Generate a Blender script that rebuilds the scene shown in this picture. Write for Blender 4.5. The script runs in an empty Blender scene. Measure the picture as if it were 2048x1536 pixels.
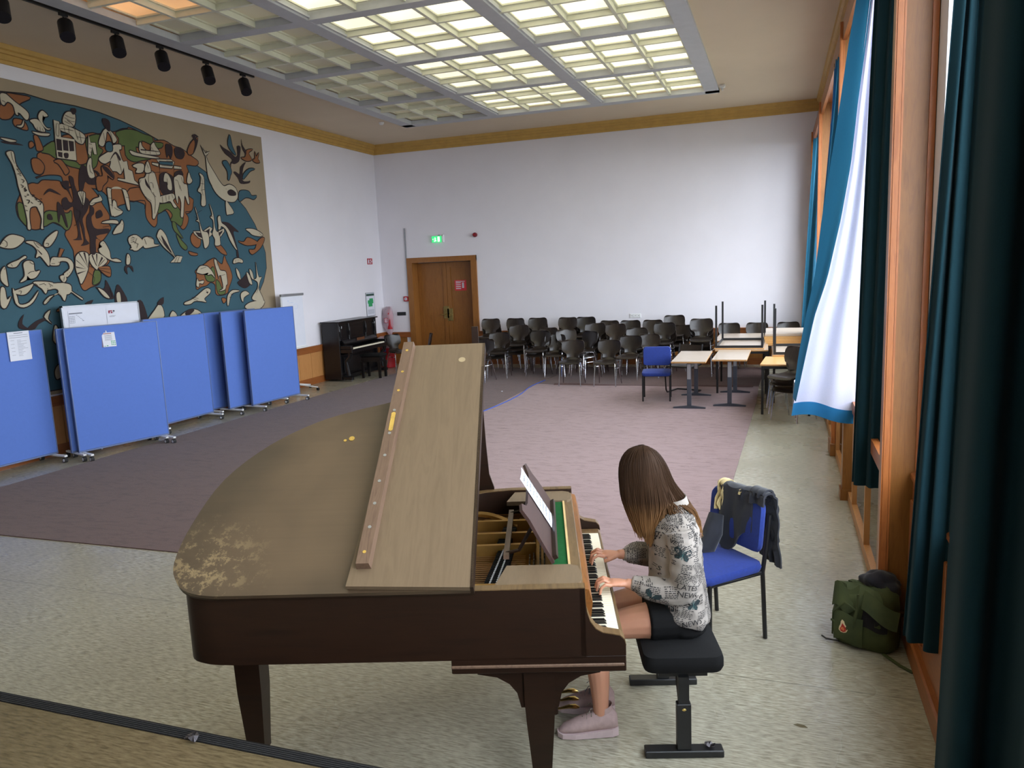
import bpy, bmesh, math, random
from math import sin, cos, pi, radians as R_
from mathutils import Vector as V, Matrix, noise
from mathutils.bvhtree import BVHTree
random.seed(7)
scn = bpy.context.scene
COL = scn.collection

# ---------------------------------------------------------------- camera
cam = bpy.data.cameras.new('camera'); camo = bpy.data.objects.new('camera', cam); COL.objects.link(camo)
cam.sensor_width = 36.0; cam.lens = 36.0*1519.97/2048.0; cam.clip_start = .05; cam.clip_end = 200
camo.matrix_world = Matrix(((.94398, -.01063, .32984, 0), (.32732, .15753, -.93169, 0),
                            (-.04205, .98746, .15219, 2.25), (0, 0, 0, 1)))
scn.camera = camo

# ---------------------------------------------------------------- world, light, exposure
w = bpy.data.worlds.new('overcast_sky'); scn.world = w; w.use_nodes = True
wn = w.node_tree.nodes; wl = w.node_tree.links
bg = wn['Background']; bg.inputs[1].default_value = 13.0
tc = wn.new('ShaderNodeTexCoord'); sx = wn.new('ShaderNodeSeparateXYZ'); wr = wn.new('ShaderNodeValToRGB')
wl.new(tc.outputs['Generated'], sx.inputs[0]); wl.new(sx.outputs['Z'], wr.inputs[0]); wl.new(wr.outputs[0], bg.inputs[0])
wr.color_ramp.elements[0].position = 0.0; wr.color_ramp.elements[0].color = (.86, .90, 1.0, 1)
wr.color_ramp.elements[1].position = .95; wr.color_ramp.elements[1].color = (.84, .90, 1.0, 1)
scn.view_settings.view_transform = 'Standard'; scn.view_settings.look = 'None'
scn.view_settings.exposure = 0.07; scn.view_settings.gamma = 1.0; scn.view_settings.use_curve_mapping = False
cy = scn.cycles
cy.max_bounces = 7; cy.diffuse_bounces = 4; cy.glossy_bounces = 3; cy.transmission_bounces = 4; cy.transparent_max_bounces = 6
cy.use_denoising = True; cy.denoiser = 'OPENIMAGEDENOISE'; cy.denoising_prefilter = 'NONE'; cy.denoising_input_passes = 'RGB_ALBEDO_NORMAL'; cy.caustics_reflective = False; cy.caustics_refractive = False
cy.sample_clamp_indirect = 6; cy.blur_glossy = 1.0
BAYS = [(-.3, 4.5), (5.0, 8.95), (9.35, 13.35), (13.72, 16.48)]          # window openings along the right wall
for a, b in BAYS:
    L = bpy.data.lights.new('window_daylight', 'AREA'); L.shape = 'RECTANGLE'; L.size = 3.5; L.size_y = b-a
    L.cycles.is_portal = True
    lo = bpy.data.objects.new('window_daylight', L); COL.objects.link(lo)
    lo.location = (1.12, (a+b)/2, 2.75); lo.rotation_euler = (0, R_(90), 0)
# ---------------------------------------------------------------- helpers
def lin(c):
    return tuple((x/255/12.92 if x/255 <= .04045 else ((x/255+.055)/1.055)**2.4) for x in c)+(1,)
class NT:
    def __init__(s, name):
        s.m = bpy.data.materials.new(name); s.m.use_nodes = True; s.t = s.m.node_tree; s.n = s.t.nodes; s.b = s.n['Principled BSDF']
    def new(s, k, **kw):
        n = s.n.new('ShaderNode'+k)
        for a, v in kw.items(): setattr(n, a, v)
        return n
    def link(s, a, b): s.t.links.new(a, b)
    def coords(s, scale=(1, 1, 1), rot=(0, 0, 0), kind='Object'):
        tc = s.new('TexCoord'); mp = s.new('Mapping'); mp.inputs['Scale'].default_value = scale; mp.inputs['Rotation'].default_value = rot
        s.link(tc.outputs[kind], mp.inputs[0]); return mp.outputs[0]
    def noise(s, co, scale, detail=4, rough=.55, dist=0):
        n = s.new('TexNoise'); n.inputs['Scale'].default_value = scale; n.inputs['Detail'].default_value = detail
        n.inputs['Roughness'].default_value = rough; n.inputs['Distortion'].default_value = dist; s.link(co, n.inputs[0]); return n.outputs[0]
    def ramp(s, f, stops):
        r = s.new('ValToRGB'); e = r.color_ramp.elements
        while len(e) < len(stops): e.new(.5)
        for i, (p, c) in enumerate(stops): e[i].position = p; e[i].color = c
        s.link(f, r.inputs[0]); return r.outputs[0]
    def mix(s, f, a, b, mode='MIX'):
        m = s.new('Mix'); m.data_type = 'RGBA'; m.blend_type = mode
        for v, k in ((f, 0), (a, 6), (b, 7)):
            if isinstance(v, (int, float, tuple)): m.inputs[k].default_value = v
            else: s.link(v, m.inputs[k])
        return m.outputs[2]
    def bump(s, h, strength=.2, dist=.01):
        b = s.new('Bump'); b.inputs['Strength'].default_value = strength; b.inputs['Distance'].default_value = dist
        s.link(h, b.inputs['Height']); s.link(b.outputs[0], s.b.inputs['Normal'])
def mat(name, c, rough=.6, metal=0, var=.12, scale=8, bump=0, sheen=0, spec=.5, stretch=(1, 1, 1), coat=0):
    n = NT(name); co = n.coords(stretch)
    f = n.noise(co, scale)
    d = tuple(max(0, x*(1-var)) for x in lin(c)[:3])+(1,); u = tuple(min(1, x*(1+var)) for x in lin(c)[:3])+(1,)
    n.link(n.ramp(f, [(.3, d), (.7, u)]), n.b.inputs['Base Color'])
    n.b.inputs['Roughness'].default_value = rough; n.b.inputs['Metallic'].default_value = metal
    n.b.inputs['Specular IOR Level'].default_value = spec
    if sheen: n.b.inputs['Sheen Weight'].default_value = sheen; n.b.inputs['Sheen Roughness'].default_value = .5
    if coat: n.b.inputs['Coat Weight'].default_value = coat; n.b.inputs['Coat Roughness'].default_value = .15
    if bump: n.bump(n.noise(co, scale*6), bump, .003)
    return n.m
def wood(name, c1, c2, rough=.42, axis=2, scale=3, spec=.5, bump=.05):
    n = NT(name); st = [9, 9, 9]; st[axis] = .8; co = n.coords(tuple(st))
    f = n.noise(co, scale, 6, .6, 1.2); g = n.noise(co, scale*9, 3)
    c = n.mix(.25, n.ramp(f, [(.25, lin(c2)), (.5, lin(c1)), (.75, lin(c2))]), n.ramp(g, [(.3, lin(c2)), (.7, lin(c1))]))
    n.link(c, n.b.inputs['Base Color']); n.b.inputs['Roughness'].default_value = rough
    n.b.inputs['Specular IOR Level'].default_value = spec
    if bump: n.bump(g, bump, .002)
    return n.m
def emit(name, c, s, base=None):
    n = NT(name); n.b.inputs['Base Color'].default_value = lin(base or c); n.b.inputs['Emission Color'].default_value = lin(c)
    n.b.inputs['Emission Strength'].default_value = s; n.b.inputs['Roughness'].default_value = .5; return n.m

class MB:
    """collects shapes and links them as one mesh object"""
    def __init__(s): s.v = []; s.f = []; s.mi = []; s.M = Matrix(); s.k = 0
    def add(s, vs, fs):
        o = len(s.v); s.v += [tuple(s.M @ V(p)) for p in vs]
        for f in fs: s.f.append(tuple(i+o for i in f)); s.mi.append(s.k)
        return s
    def box(s, x0, x1, y0, y1, z0, z1, bev=0):
        if bev:
            b = min(bev, (x1-x0)/2.01, (y1-y0)/2.01, (z1-z0)/2.01); rings = []
            for (zz, i) in ((z0, b), (z0+b, 0), (z1-b, 0), (z1, b)):
                X0, X1, Y0, Y1 = x0+i, x1-i, y0+i, y1-i; c = b*.7 if i == 0 else b*.5
                rings.append([(X0+c, Y0, zz), (X1-c, Y0, zz), (X1, Y0+c, zz), (X1, Y1-c, zz), (X1-c, Y1, zz), (X0+c, Y1, zz), (X0, Y1-c, zz), (X0, Y0+c, zz)])
            return s.loft(rings)
        p = [(x, y, z) for z in (z0, z1) for x, y in ((x0, y0), (x1, y0), (x1, y1), (x0, y1))]
        return s.add(p, [(3, 2, 1, 0), (4, 5, 6, 7), (0, 1, 5, 4), (1, 2, 6, 5), (2, 3, 7, 6), (3, 0, 4, 7)])
    def loft(s, rings, caps=True, closed=False):
        n = len(rings[0]); vs = [p for r in rings for p in r]; fs = []; m = len(rings)
        for i in range(m if closed else m-1):
            a, b = i*n, ((i+1) % m)*n
            for j in range(n): k = (j+1) % n; fs.append((a+j, a+k, b+k, b+j))
        if caps and not closed: fs += [tuple(range(n-1, -1, -1)), tuple(range((m-1)*n, m*n))]
        return s.add(vs, fs)
    def tube(s, pts, r, n=8, caps=True, flat=1):
        pts = [V(p) for p in pts]; rs = r if isinstance(r, (list, tuple)) else [r]*len(pts); rings = []; up = None
        for i, p in enumerate(pts):
            t = (pts[min(i+1, len(pts)-1)]-pts[max(i-1, 0)]).normalized()
            if up is None: up = t.orthogonal().normalized() if abs(t.z) > .95 or flat == 1 else V((0, 0, 1)).cross(t).cross(t).normalized()
            up = (up-t*up.dot(t)); up = up.normalized() if up.length > 1e-6 else t.orthogonal().normalized(); sd = t.cross(up)
            rings.append([tuple(p+(up*cos(2*pi*j/n)*flat+sd*sin(2*pi*j/n))*rs[i]) for j in range(n)])
        return s.loft(rings, caps)
    def cyl(s, a, b, r0, r1=None, n=12): return s.tube([a, b], [r0, r0 if r1 is None else r1], n)
    def lathe(s, prof, n=16, ax=None):
        return s.loft([[(r*cos(2*pi*j/n), r*sin(2*pi*j/n), z) for j in range(n)] for r, z in prof])
    def ell(s, c, r, n=12, m=8):
        return s.loft([[(c[0]+r[0]*sin(pi*(i+.02)/(m+.04))*cos(2*pi*j/n), c[1]+r[1]*sin(pi*(i+.02)/(m+.04))*sin(2*pi*j/n), c[2]-r[2]*cos(pi*(i+.02)/(m+.04))) for j in range(n)] for i in range(m+1)])
    def prism(s, pts, z0, z1):
        """2-D outline (x, y) extruded in z"""
        n = len(pts); a = sum(pts[i][0]*pts[(i+1) % n][1]-pts[(i+1) % n][0]*pts[i][1] for i in range(n))
        if a < 0: pts = pts[::-1]
        return s.loft([[(x, y, z0) for x, y in pts], [(x, y, z1) for x, y in pts]])
    def grid(s, fn, nu, nv, thick=0):
        P = [[V(fn(i/nu, j/nv)) for j in range(nv+1)] for i in range(nu+1)]
        q = lambda i, j: i*(nv+1)+j
        fs = [(q(i, j), q(i+1, j), q(i+1, j+1), q(i, j+1)) for i in range(nu) for j in range(nv)]
        vs = [p for r in P for p in r]
        if not thick: return s.add(vs, fs)
        N = []
        for i in range(nu+1):
            for j in range(nv+1):
                a = P[min(i+1, nu)][j]-P[max(i-1, 0)][j]; b = P[i][min(j+1, nv)]-P[i][max(j-1, 0)]; N.append(a.cross(b).normalized())
        o = len(vs); vs2 = vs+[p-k*thick for p, k in zip(vs, N)]
        fs2 = fs+[tuple(o+i for i in reversed(f)) for f in fs]
        edge = [q(i, 0) for i in range(nu+1)]+[q(nu, j) for j in range(1, nv+1)]+[q(i, nv) for i in range(nu-1, -1, -1)]+[q(0, j) for j in range(nv-1, 0, -1)]
        for a, b in zip(edge, edge[1:]+edge[:1]): fs2.append((b, a, a+o, b+o))
        return s.add(vs2, fs2)
    def mesh(s, name, smooth=False):
        me = bpy.data.meshes.new(name); me.from_pydata(s.v, [], s.f)
        if len(set(s.mi)) > 1: me.polygons.foreach_set('material_index', s.mi)
        if smooth:
            me.polygons.foreach_set('use_smooth', [True]*len(me.polygons))
            try: me.set_sharp_from_angle(angle=R_(40))
            except Exception: pass
        me.update(); return me
    def build(s, name, mats, parent=None, smooth=False, **tags):
        me = s.mesh(name, smooth); o = bpy.data.objects.new(name, me); COL.objects.link(o)
        for m in (mats if isinstance(mats, (list, tuple)) else [mats]): me.materials.append(m)
        if parent is not None: o.parent = parent
        return tag(o, **tags)
def tag(o, label=None, cat=None, group=None, kind=None):
    for k, v in (('label', label), ('category', cat), ('group', group), ('kind', kind)):
        if v: o[k] = v
    return o
def thing(name, label, cat, loc=(0, 0, 0), rz=0, group=None):
    o = bpy.data.objects.new(name, None); COL.objects.link(o); o.location = loc; o.rotation_euler = (0, 0, rz)
    return tag(o, label, cat, group)
def struct(name, mb, m, parent=None, smooth=False):
    return mb.build(name, m, parent, smooth, kind='structure')
def dup(o, loc=None, rz=None, label=None, group=None, parent=None):
    c = o.copy(); COL.objects.link(c)
    if parent is not None: c.parent = parent
    if loc is not None: c.location = loc
    if rz is not None: c.rotation_euler = (0, 0, rz)
    if label: c['label'] = label
    if group: c['group'] = group
    for ch in list(o.children): dup(ch, parent=c)
    return c
def smooth_closed(pts, k=4):
    out = []; n = len(pts)
    for i in range(n):
        a, b, c, d = (V(pts[(i+j-1) % n]) for j in range(4))
        for t in range(k):
            t /= k; out.append(tuple(.5*((2*b)+(c-a)*t+(2*a-5*b+4*c-d)*t*t+(3*b-a-3*c+d)*t**3)))
    return out
def spline(pts, k=5):
    out = []; P = [V(pts[0])*2-V(pts[1])]+[V(p) for p in pts]+[V(pts[-1])*2-V(pts[-2])]
    for i in range(len(pts)-1):
        a, b, c, d = P[i:i+4]
        for t in range(k):
            t /= k; out.append(.5*((2*b)+(c-a)*t+(2*a-5*b+4*c-d)*t*t+(3*b-a-3*c+d)*t**3))
    return out+[V(pts[-1])]
def remeshed(mb, name, voxel, mats, parent, it=3, post=None, **tags):
    o = mb.build(name, mats, parent)
    m = o.modifiers.new('r', 'REMESH'); m.mode = 'VOXEL'; m.voxel_size = voxel
    if it: s_ = o.modifiers.new('s', 'SMOOTH'); s_.factor = .5; s_.iterations = it
    dg = bpy.context.evaluated_depsgraph_get(); me = bpy.data.meshes.new_from_object(o.evaluated_get(dg))
    o.modifiers.clear(); o.data = me
    me.materials.clear()
    for q in (mats if isinstance(mats, (list, tuple)) else [mats]): me.materials.append(q)
    if post: post(me)
    me.polygons.foreach_set('use_smooth', [True]*len(me.polygons)); me.update()
    return tag(o, **tags)
def text_mb(body, size):
    """flat lettering as vertices and faces in the x-y plane, centred"""
    c = bpy.data.curves.new('lettering', 'FONT'); c.body = body; c.size = size; c.align_x = 'CENTER'; c.align_y = 'CENTER'; c.resolution_u = 2
    o = bpy.data.objects.new('lettering', c); COL.objects.link(o)
    me = bpy.data.meshes.new_from_object(o.evaluated_get(bpy.context.evaluated_depsgraph_get()))
    vs = [tuple(v.co) for v in me.vertices]; fs = [tuple(p.vertices) for p in me.polygons]
    bpy.data.objects.remove(o); bpy.data.meshes.remove(me); return vs, fs

# ---------------------------------------------------------------- materials
M = {}
M['wall'] = mat('wall_paint', (226, 223, 229), .85, var=.02, scale=1.5, bump=.02)
M['ceil'] = mat('ceiling_paint', (212, 195, 170), .9, var=.03, scale=1)
M['ochre'] = mat('ochre_moulding_paint', (192, 155, 84), .6, var=.08, scale=6)
M['white'] = mat('white_enamel', (225, 225, 225), .45, var=.03)
M['grid'] = mat('grey_white_grid_paint', (190, 192, 196), .6, var=.04)
M['rib'] = mat('cream_rib_paint', (225, 225, 205), .6, var=.04)
M['oak'] = wood('oak_panelling', (150, 98, 44), (118, 72, 29), .4)
M['oak_light'] = wood('light_oak_panel', (190, 135, 80), (165, 108, 58), .45)
M['oakh'] = wood('oak_rail', (150, 88, 42), (115, 62, 28), .4, axis=1)
M['oakx'] = wood('oak_rail_crosswise', (150, 88, 42), (115, 62, 28), .4, axis=0)
M['black'] = mat('black_paint', (22, 22, 24), .4, var=.1)
M['blackmatt'] = mat('black_fabric', (13, 13, 14), .85, var=.2, scale=60, spec=.25)
M['rubber'] = mat('dark_rubber', (40, 40, 42), .8)
M['chrome'] = mat('chrome_steel', (200, 200, 205), .22, 1, var=.05)
M['steel'] = mat('brushed_steel', (165, 168, 172), .4, .8, var=.05)
M['brass'] = mat('brass', (225, 195, 120), .25, 1, var=.15, scale=20)
M['gold'] = mat('gilded_iron', (175, 135, 70), .42, .7, var=.15, scale=10)
M['red'] = mat('red_plastic', (165, 25, 35), .45)
M['paper'] = mat('white_paper', (214, 216, 226), .8, var=.02)
M['ink'] = mat('grey_print', (120, 124, 135), .8, var=.1)
M['inkdark'] = mat('dark_print', (35, 35, 42), .8, var=.1)
M['felt'] = mat('green_felt', (24, 84, 40), .95, var=.12, scale=40, spec=.2)
M['sheer'] = None
def lino(name, c1, c2, c3):
    n = NT(name); co = n.coords((3.2, 20, 1)); f = n.noise(co, 5.0, 3, .6); co2 = n.coords((1, 1, 1)); g = n.noise(co2, 1.1, 3)
    col = n.ramp(f, [(.34, lin(c1)), (.5, lin(c2)), (.66, lin(c3))])
    col = n.mix(n.ramp(g, [(.2, (0, 0, 0, 1)), (.9, (.5, .5, .5, 1))]), col, lin(c1))
    # sheet seams every two metres
    tc = n.new('TexCoord'); sp = n.new('SeparateXYZ'); n.link(tc.outputs['Object'], sp.inputs[0])
    m1 = n.new('Math', operation='PINGPONG'); m1.inputs[1].default_value = 1.0; n.link(sp.outputs['Y'], m1.inputs[0])
    m2 = n.new('Math', operation='LESS_THAN'); m2.inputs[1].default_value = .0028; n.link(m1.outputs[0], m2.inputs[0])
    m3 = n.new('Math', operation='MULTIPLY'); m3.inputs[1].default_value = .6; n.link(m2.outputs[0], m3.inputs[0])
    col = n.mix(m3.outputs[0], col, lin((60, 56, 48)))
    n.link(col, n.b.inputs['Base Color'])
    r = n.ramp(g, [(.3, (.22,)*3+(1,)), (.7, (.34,)*3+(1,))]); n.link(r, n.b.inputs['Roughness']); n.b.inputs['Specular IOR Level'].default_value = .5
    n.bump(f, .06, .002); return n.m
M['lino'] = lino('grey_linoleum', (130, 124, 106), (168, 162, 143), (192, 187, 168))
M['lino_stage'] = lino('olive_linoleum', (86, 75, 54), (110, 97, 72), (124, 111, 84))
def carpet(name, c1, c2):
    n = NT(name); co = n.coords((2.0, 6.0, 1)); f = n.noise(co, 2.4, 8, .7, .8); co2 = n.coords(); g = n.noise(co2, 300, 2)
    n.link(n.mix(.2, n.ramp(f, [(.28, lin(c1)), (.52, lin(c2))]), n.ramp(g, [(.3, lin(c1)), (.7, lin(c2))])), n.b.inputs['Base Color'])
    n.b.inputs['Roughness'].default_value = .95; n.b.inputs['Sheen Weight'].default_value = .12; n.b.inputs['Specular IOR Level'].default_value = .15
    n.bump(g, .4, .004); return n.m
M['carpet'] = carpet('mauve_carpet', (74, 55, 51), (98, 75, 71))
M['carpet_lit'] = carpet('mauve_carpet_painted_sheen', (116, 96, 96), (150, 127, 127))  # same mauve carpet, its lit sheen put into a lighter base colour
def curtain_mat(name, c, trans, sheen=.04, t2=None):
    n = NT(name); co = n.coords((40, 40, 40)); f = n.noise(co, 8, 2)
    d = tuple(x*.85 for x in lin(c)[:3])+(1,)
    col = n.ramp(f, [(.3, d), (.7, lin(c))]); n.link(col, n.b.inputs['Base Color'])
    n.b.inputs['Roughness'].default_value = .9; n.b.inputs['Sheen Weight'].default_value = sheen; n.b.inputs['Specular IOR Level'].default_value = .1
    t = n.new('BsdfTranslucent'); t.inputs[0].default_value = lin(t2 or c); mx = n.new('MixShader'); mx.inputs[0].default_value = trans
    out = n.n['Material Output']; n.link(n.b.outputs[0], mx.inputs[1]); n.link(t.outputs[0], mx.inputs[2]); n.link(mx.outputs[0], out.inputs[0]); return n.m
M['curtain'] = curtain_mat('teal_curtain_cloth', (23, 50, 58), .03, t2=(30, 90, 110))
M['curtain_backlit_tint'] = curtain_mat('teal_curtain_cloth_backlit', (42, 98, 122), .22, t2=(50, 150, 205))  # same teal cloth, backlight put into a brighter base colour
M['lining'] = curtain_mat('white_lining_cloth', (232, 230, 250), .25, .1, t2=(215, 218, 246))
# ================================================================ ROOM
XL, XR, YB, ZC = -9.18, .78, 16.71, 5.24
GY = 16.71
struct('floor', MB().box(XL-.2, 1.1, -3, YB+1.2, -.2, 0), M['lino'])
# stage
struct('floor_stage', MB().box(XL, XR, -3, 2.0, 0, .6), M['lino_stage'])
nb = MB().box(XL, XR, 1.985, 2.04, .56, .602)
struct('trim_1', nb, M['black'])
m = MB()
for k in range(5): m.box(XL, XR, 1.988+k*.0095, 1.992+k*.0095, .602, .605)
m.box(XL, XR, 2.0, 2.02, 0, .56)
m.build('ridge', M['rubber'], bpy.data.objects['trim_1'], kind='structure')
# walls
DX0, DX1, DZ = -8.34, -6.78, 2.45
m = MB().box(XL-.2, DX0, YB, YB+.4, 0, 5.6).box(DX1, 1.1, YB, YB+.4, 0, 5.6).box(DX0, DX1, YB, YB+.4, DZ, 5.6)
m.box(DX0-.1, DX1+.1, YB+.4, YB+.5, 0, 2.6)
struct('wall_back', m, M['wall'])
struct('wall_left', MB().box(XL-.2, XL, -3, YB, 0, 5.6), M['wall'])
struct('wall_front', MB().box(XL-.2, 1.1, -3.2, -3, 0, 5.6), M['wall'])
# right wall: outer skin with window openings, piers and lintels
m = MB(); edges = [-3]+[e for b in sorted(BAYS) for e in b]+[YB]
m.box(.98, 1.1, -3, YB, 0, 1.0).box(.98, 1.1, -3, YB, 4.5, 5.6)
for i in range(0, len(edges), 2): m.box(.98, 1.1, edges[i], edges[i+1], 1.0, 4.5)
m.box(.78, .98, -3, YB, 4.5, 5.6)
for a, b in ((-3, -.3), (4.5, 5.0), (8.95, 9.35), (13.35, 13.72), (16.48, YB)): m.box(.78, .98, a, b, 0, 4.5)
m.box(.78, .98, -3, 4.2, 0, 1.0)
struct('wall_right', m, M['wall'])
# ceiling with the opening of the light grid
GX = [-7.28, -5.32, -3.24, -1.09]; GYs = [14.77-2.175*k for k in range(9)]   # beams
gx0, gx1, gy0, gy1 = -7.28, -1.09, GYs[-1], 14.77
m = MB().box(XL-.2, gx0, -3, YB, ZC, 5.6).box(gx1, 1.1, -3, YB, ZC, 5.6).box(gx0, gx1, gy1, YB, ZC, 5.6).box(gx0, gx1, -3, gy0, ZC, 5.6)
m.box(gx0, gx1, gy0, gy1, 5.5, 5.6)
struct('ceiling', m, M['ceil'])
# beams
grid_o = struct('trim_2', MB().box(gx0-.05, gx0+.19, gy0, gy1, 5.19, 5.27).box(gx1-.19, gx1+.05, gy0, gy1, 5.19, 5.27)
                .box(gx0-.05, gx1+.05, gy1-.2, gy1+.05, 5.19, 5.27).box(gx0-.05, gx1+.05, gy0-.05, gy0+.1, 5.19, 5.27), M['grid'])
for x in GX[1:3]:
    MB().box(x-.1, x+.1, gy0, gy1-.2, 5.19, 5.34).build('beam', M['grid'], grid_o)
    MB().box(x-.13, x+.13, gy0, gy1-.2, 5.215, 5.24).build('beam_fillet', M['grid'], grid_o)
for y in GYs[1:-1]:
    for i in range(3): MB().box(GX[i]+.1, GX[i+1]-.1, y-.09, y+.09, 5.192, 5.34).build('beam', M['grid'], grid_o)
# frosted panes
def pane_mat(name, c, s0, s1, base):
    n = NT(name); tc = n.new('TexCoord'); f = n.noise(tc.outputs['Object'], .9, 2)
    geo = n.new('NewGeometry'); f = n.noise(geo.outputs['Position'], .75, 2)
    r = n.ramp(f, [(.38, (s0,)*3+(1,)), (.6, (s1,)*3+(1,))])
    n.b.inputs['Base Color'].default_value = lin(base); n.b.inputs['Emission Color'].default_value = lin(c)
    n.link(r, n.b.inputs['Emission Strength']); n.b.inputs['Roughness'].default_value = .5; return n.m
M['lit'] = pane_mat('lit_frosted_glass', (252, 244, 212), .92, 1.5, (225, 225, 205))
M['unlit'] = pane_mat('unlit_glass_faint_glow', (215, 205, 165), .05, .12, (205, 200, 175))  # lamps off here, a faint glow is added to the glass
M['warm'] = pane_mat('warm_frosted_glass', (245, 175, 110), .45, .8, (205, 200, 175))
pane_me = {}; rib_me = {}
for i in range(3):
    x0, x1 = GX[i]+(.19 if i == 0 else .1), GX[i+1]-(.19 if i == 2 else .1)
    for j in range(8):
        y1, y0 = GYs[j]-(.2 if j == 0 else .09), GYs[j+1]+.09
        tx, ty = (x1-x0)/3, (y1-y0)/3
        m = MB()
        for k in (1, 2):
            m.box(x0+k*tx-.022, x0+k*tx+.022, y0, y1, 5.21, 5.30)
            m.box(x0, x1, y0+k*ty-.022, y0+k*ty+.022, 5.211, 5.30)
        # inner lips round each coffer
        for a in range(3):
            for b in range(3):
                X0, X1, Y0, Y1 = x0+a*tx, x0+(a+1)*tx, y0+b*ty, y0+(b+1)*ty
                for q in ((X0+.02, X0+.05, Y0+.02, Y1-.02), (X1-.05, X1-.02, Y0+.02, Y1-.02), (X0+.05, X1-.05, Y0+.02, Y0+.05), (X0+.05, X1-.05, Y1-.05, Y1-.02)):
                    m.box(*q, 5.275, 5.30)
        m.build('coffer_rib', M['rib'], grid_o)
        for a in range(3):
            for b in range(3):
                key = 'lit' if i else 'unlit'
                if i == 0 and j == 3 and b <= 1 and a < 2: key = 'warm'
                if i == 0 and j == 4: key = 'warm' if (a+b) % 2 else 'unlit'
                kk = (key, round(tx, 3), round(ty, 3))
                if kk not in pane_me:
                    pane_me[kk] = MB().box(-tx/2, tx/2, -ty/2, ty/2, 0, .012).mesh('pane'); pane_me[kk].materials.append(M[key])
                o = bpy.data.objects.new('pane', pane_me[kk]); COL.objects.link(o); o.parent = grid_o
                o.location = (x0+(a+.5)*tx, y0+(b+.5)*ty, 5.295)
# cornices: ochre mouldings
def cornice(name, a, b, nrm):
    prof = [(0, 5.02), (.03, 5.02), (.03, 5.06), (.05, 5.065), (.05, 5.13), (.075, 5.135), (.08, 5.17), (.11, 5.185), (.12, 5.24), (0, 5.24)]
    a, b, nrm = V(a), V(b), V(nrm); d = (b-a).normalized()
    r = lambda P, sgn: [tuple(P+nrm*q+d*(q*sgn)+V((0, 0, z))) for q, z in prof]
    struct(name, MB().loft([r(a, 1), r(b, -1)]), M['ochre'])
cornice('trim_3', (XL, -3, 0), (XL, YB, 0), (1, 0, 0))
cornice('trim_4', (XR, YB, 0), (XL, YB, 0), (0, -1, 0))
cornice('trim_5', (XR, YB, 0), (XR, -3, 0), (-1, 0, 0))
# wainscots with separate panels
bl = struct('baseboard_left', MB().box(XL, XL+.03, 2.1, YB, 0, .14).box(XL, XL+.045, 2.1, YB, .66, .79).box(XL, XL+.06, 2.1, YB, .775, .795), M['oakh'])
y = 2.1
while y < YB-.1:
    e = min(y+.42, YB); MB().box(XL, XL+.02, y+.004, e-.004, .14, .66).build('panel', M['oak_light'], bl); y += .42
bb = struct('baseboard_back', MB().box(DX1+.12, 1.0, YB-.03, YB, 0, .14).box(XL, DX0-.12, YB-.03, YB, 0, .14)
            .box(DX1+.12, XR, YB-.045, YB, .66, .78).box(XL, DX0-.12, YB-.045, YB, .66, .78).box(DX1+.12, XR, YB-.06, YB, .76, .785).box(XL, DX0-.12, YB-.06, YB, .76, .785), M['oakx'])
x = XL
while x < .7:
    e = x+.6
    if not (DX0-.15 < x+.3 < DX1+.15): MB().box(max(x, XL)+.004, e-.004, YB-.02, YB, .14, .66).build('panel', M['oak'], bb)
    x += .6
# door
door = struct('door_1', MB().box(DX0-.12, DX0+.02, YB-.05, YB+.3, 0, 2.56).box(DX1-.02, DX1+.12, YB-.05, YB+.3, 0, 2.56).box(DX0-.12, DX1+.12, YB-.051, YB+.3, 2.44, 2.56), M['oak'])
for s, (a, b) in enumerate(((DX0+.02, -7.56), (-7.56, DX1-.02))):
    lf = MB().box(a+.003, b-.003, YB+.27, YB+.30, .01, 2.43).build('door_leaf', M['oak'], door)
    f = MB()
    for q in ((a+.004, a+.10), (b-.10, b-.004)): f.box(*q, YB+.245, YB+.275, .01, 2.42)
    f.box(a+.1, b-.1, YB+.246, YB+.275, 2.3, 2.42).box(a+.1, b-.1, YB+.246, YB+.275, .01, .22)
    f.build('stile', M['oak'], lf)
    hx = b-.05 if s == 0 else a+.05
    MB().box(hx-.075, hx+.075, YB+.235, YB+.246, 1.08-.06*s, 1.38-.06*s, .01).build('handle_plate', mat('aged_brass', (150, 130, 80), .5, .8, var=.35, scale=30), lf)
    MB().tube([(hx-.01, YB+.24, 1.18-.02*s), (hx-.01, YB+.19, 1.18-.02*s), (hx-.13+.24*s*.6, YB+.185, 1.18-.02*s)], .011).build('handle', M['brass'], lf, True)
no = MB().box(-7.36, -7.06, YB+.262, YB+.268, 1.74, 1.99)
no = no.build('door_notice', mat('red_notice_paper', (215, 60, 70), .7)); tag(no, 'red paper notice taped to the right leaf of the wooden double door', 'notice')
m = MB()
for k in range(4): m.box(-7.33, -7.20, YB+.259, YB+.262, 1.78+k*.045, 1.80+k*.045)
m.box(-7.17, -7.12, YB+.259, YB+.262, 1.80, 1.93).box(-7.33, -7.1, YB+.259, YB+.262, 1.95, 1.965)
m.build('print', M['paper'], no)
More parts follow.
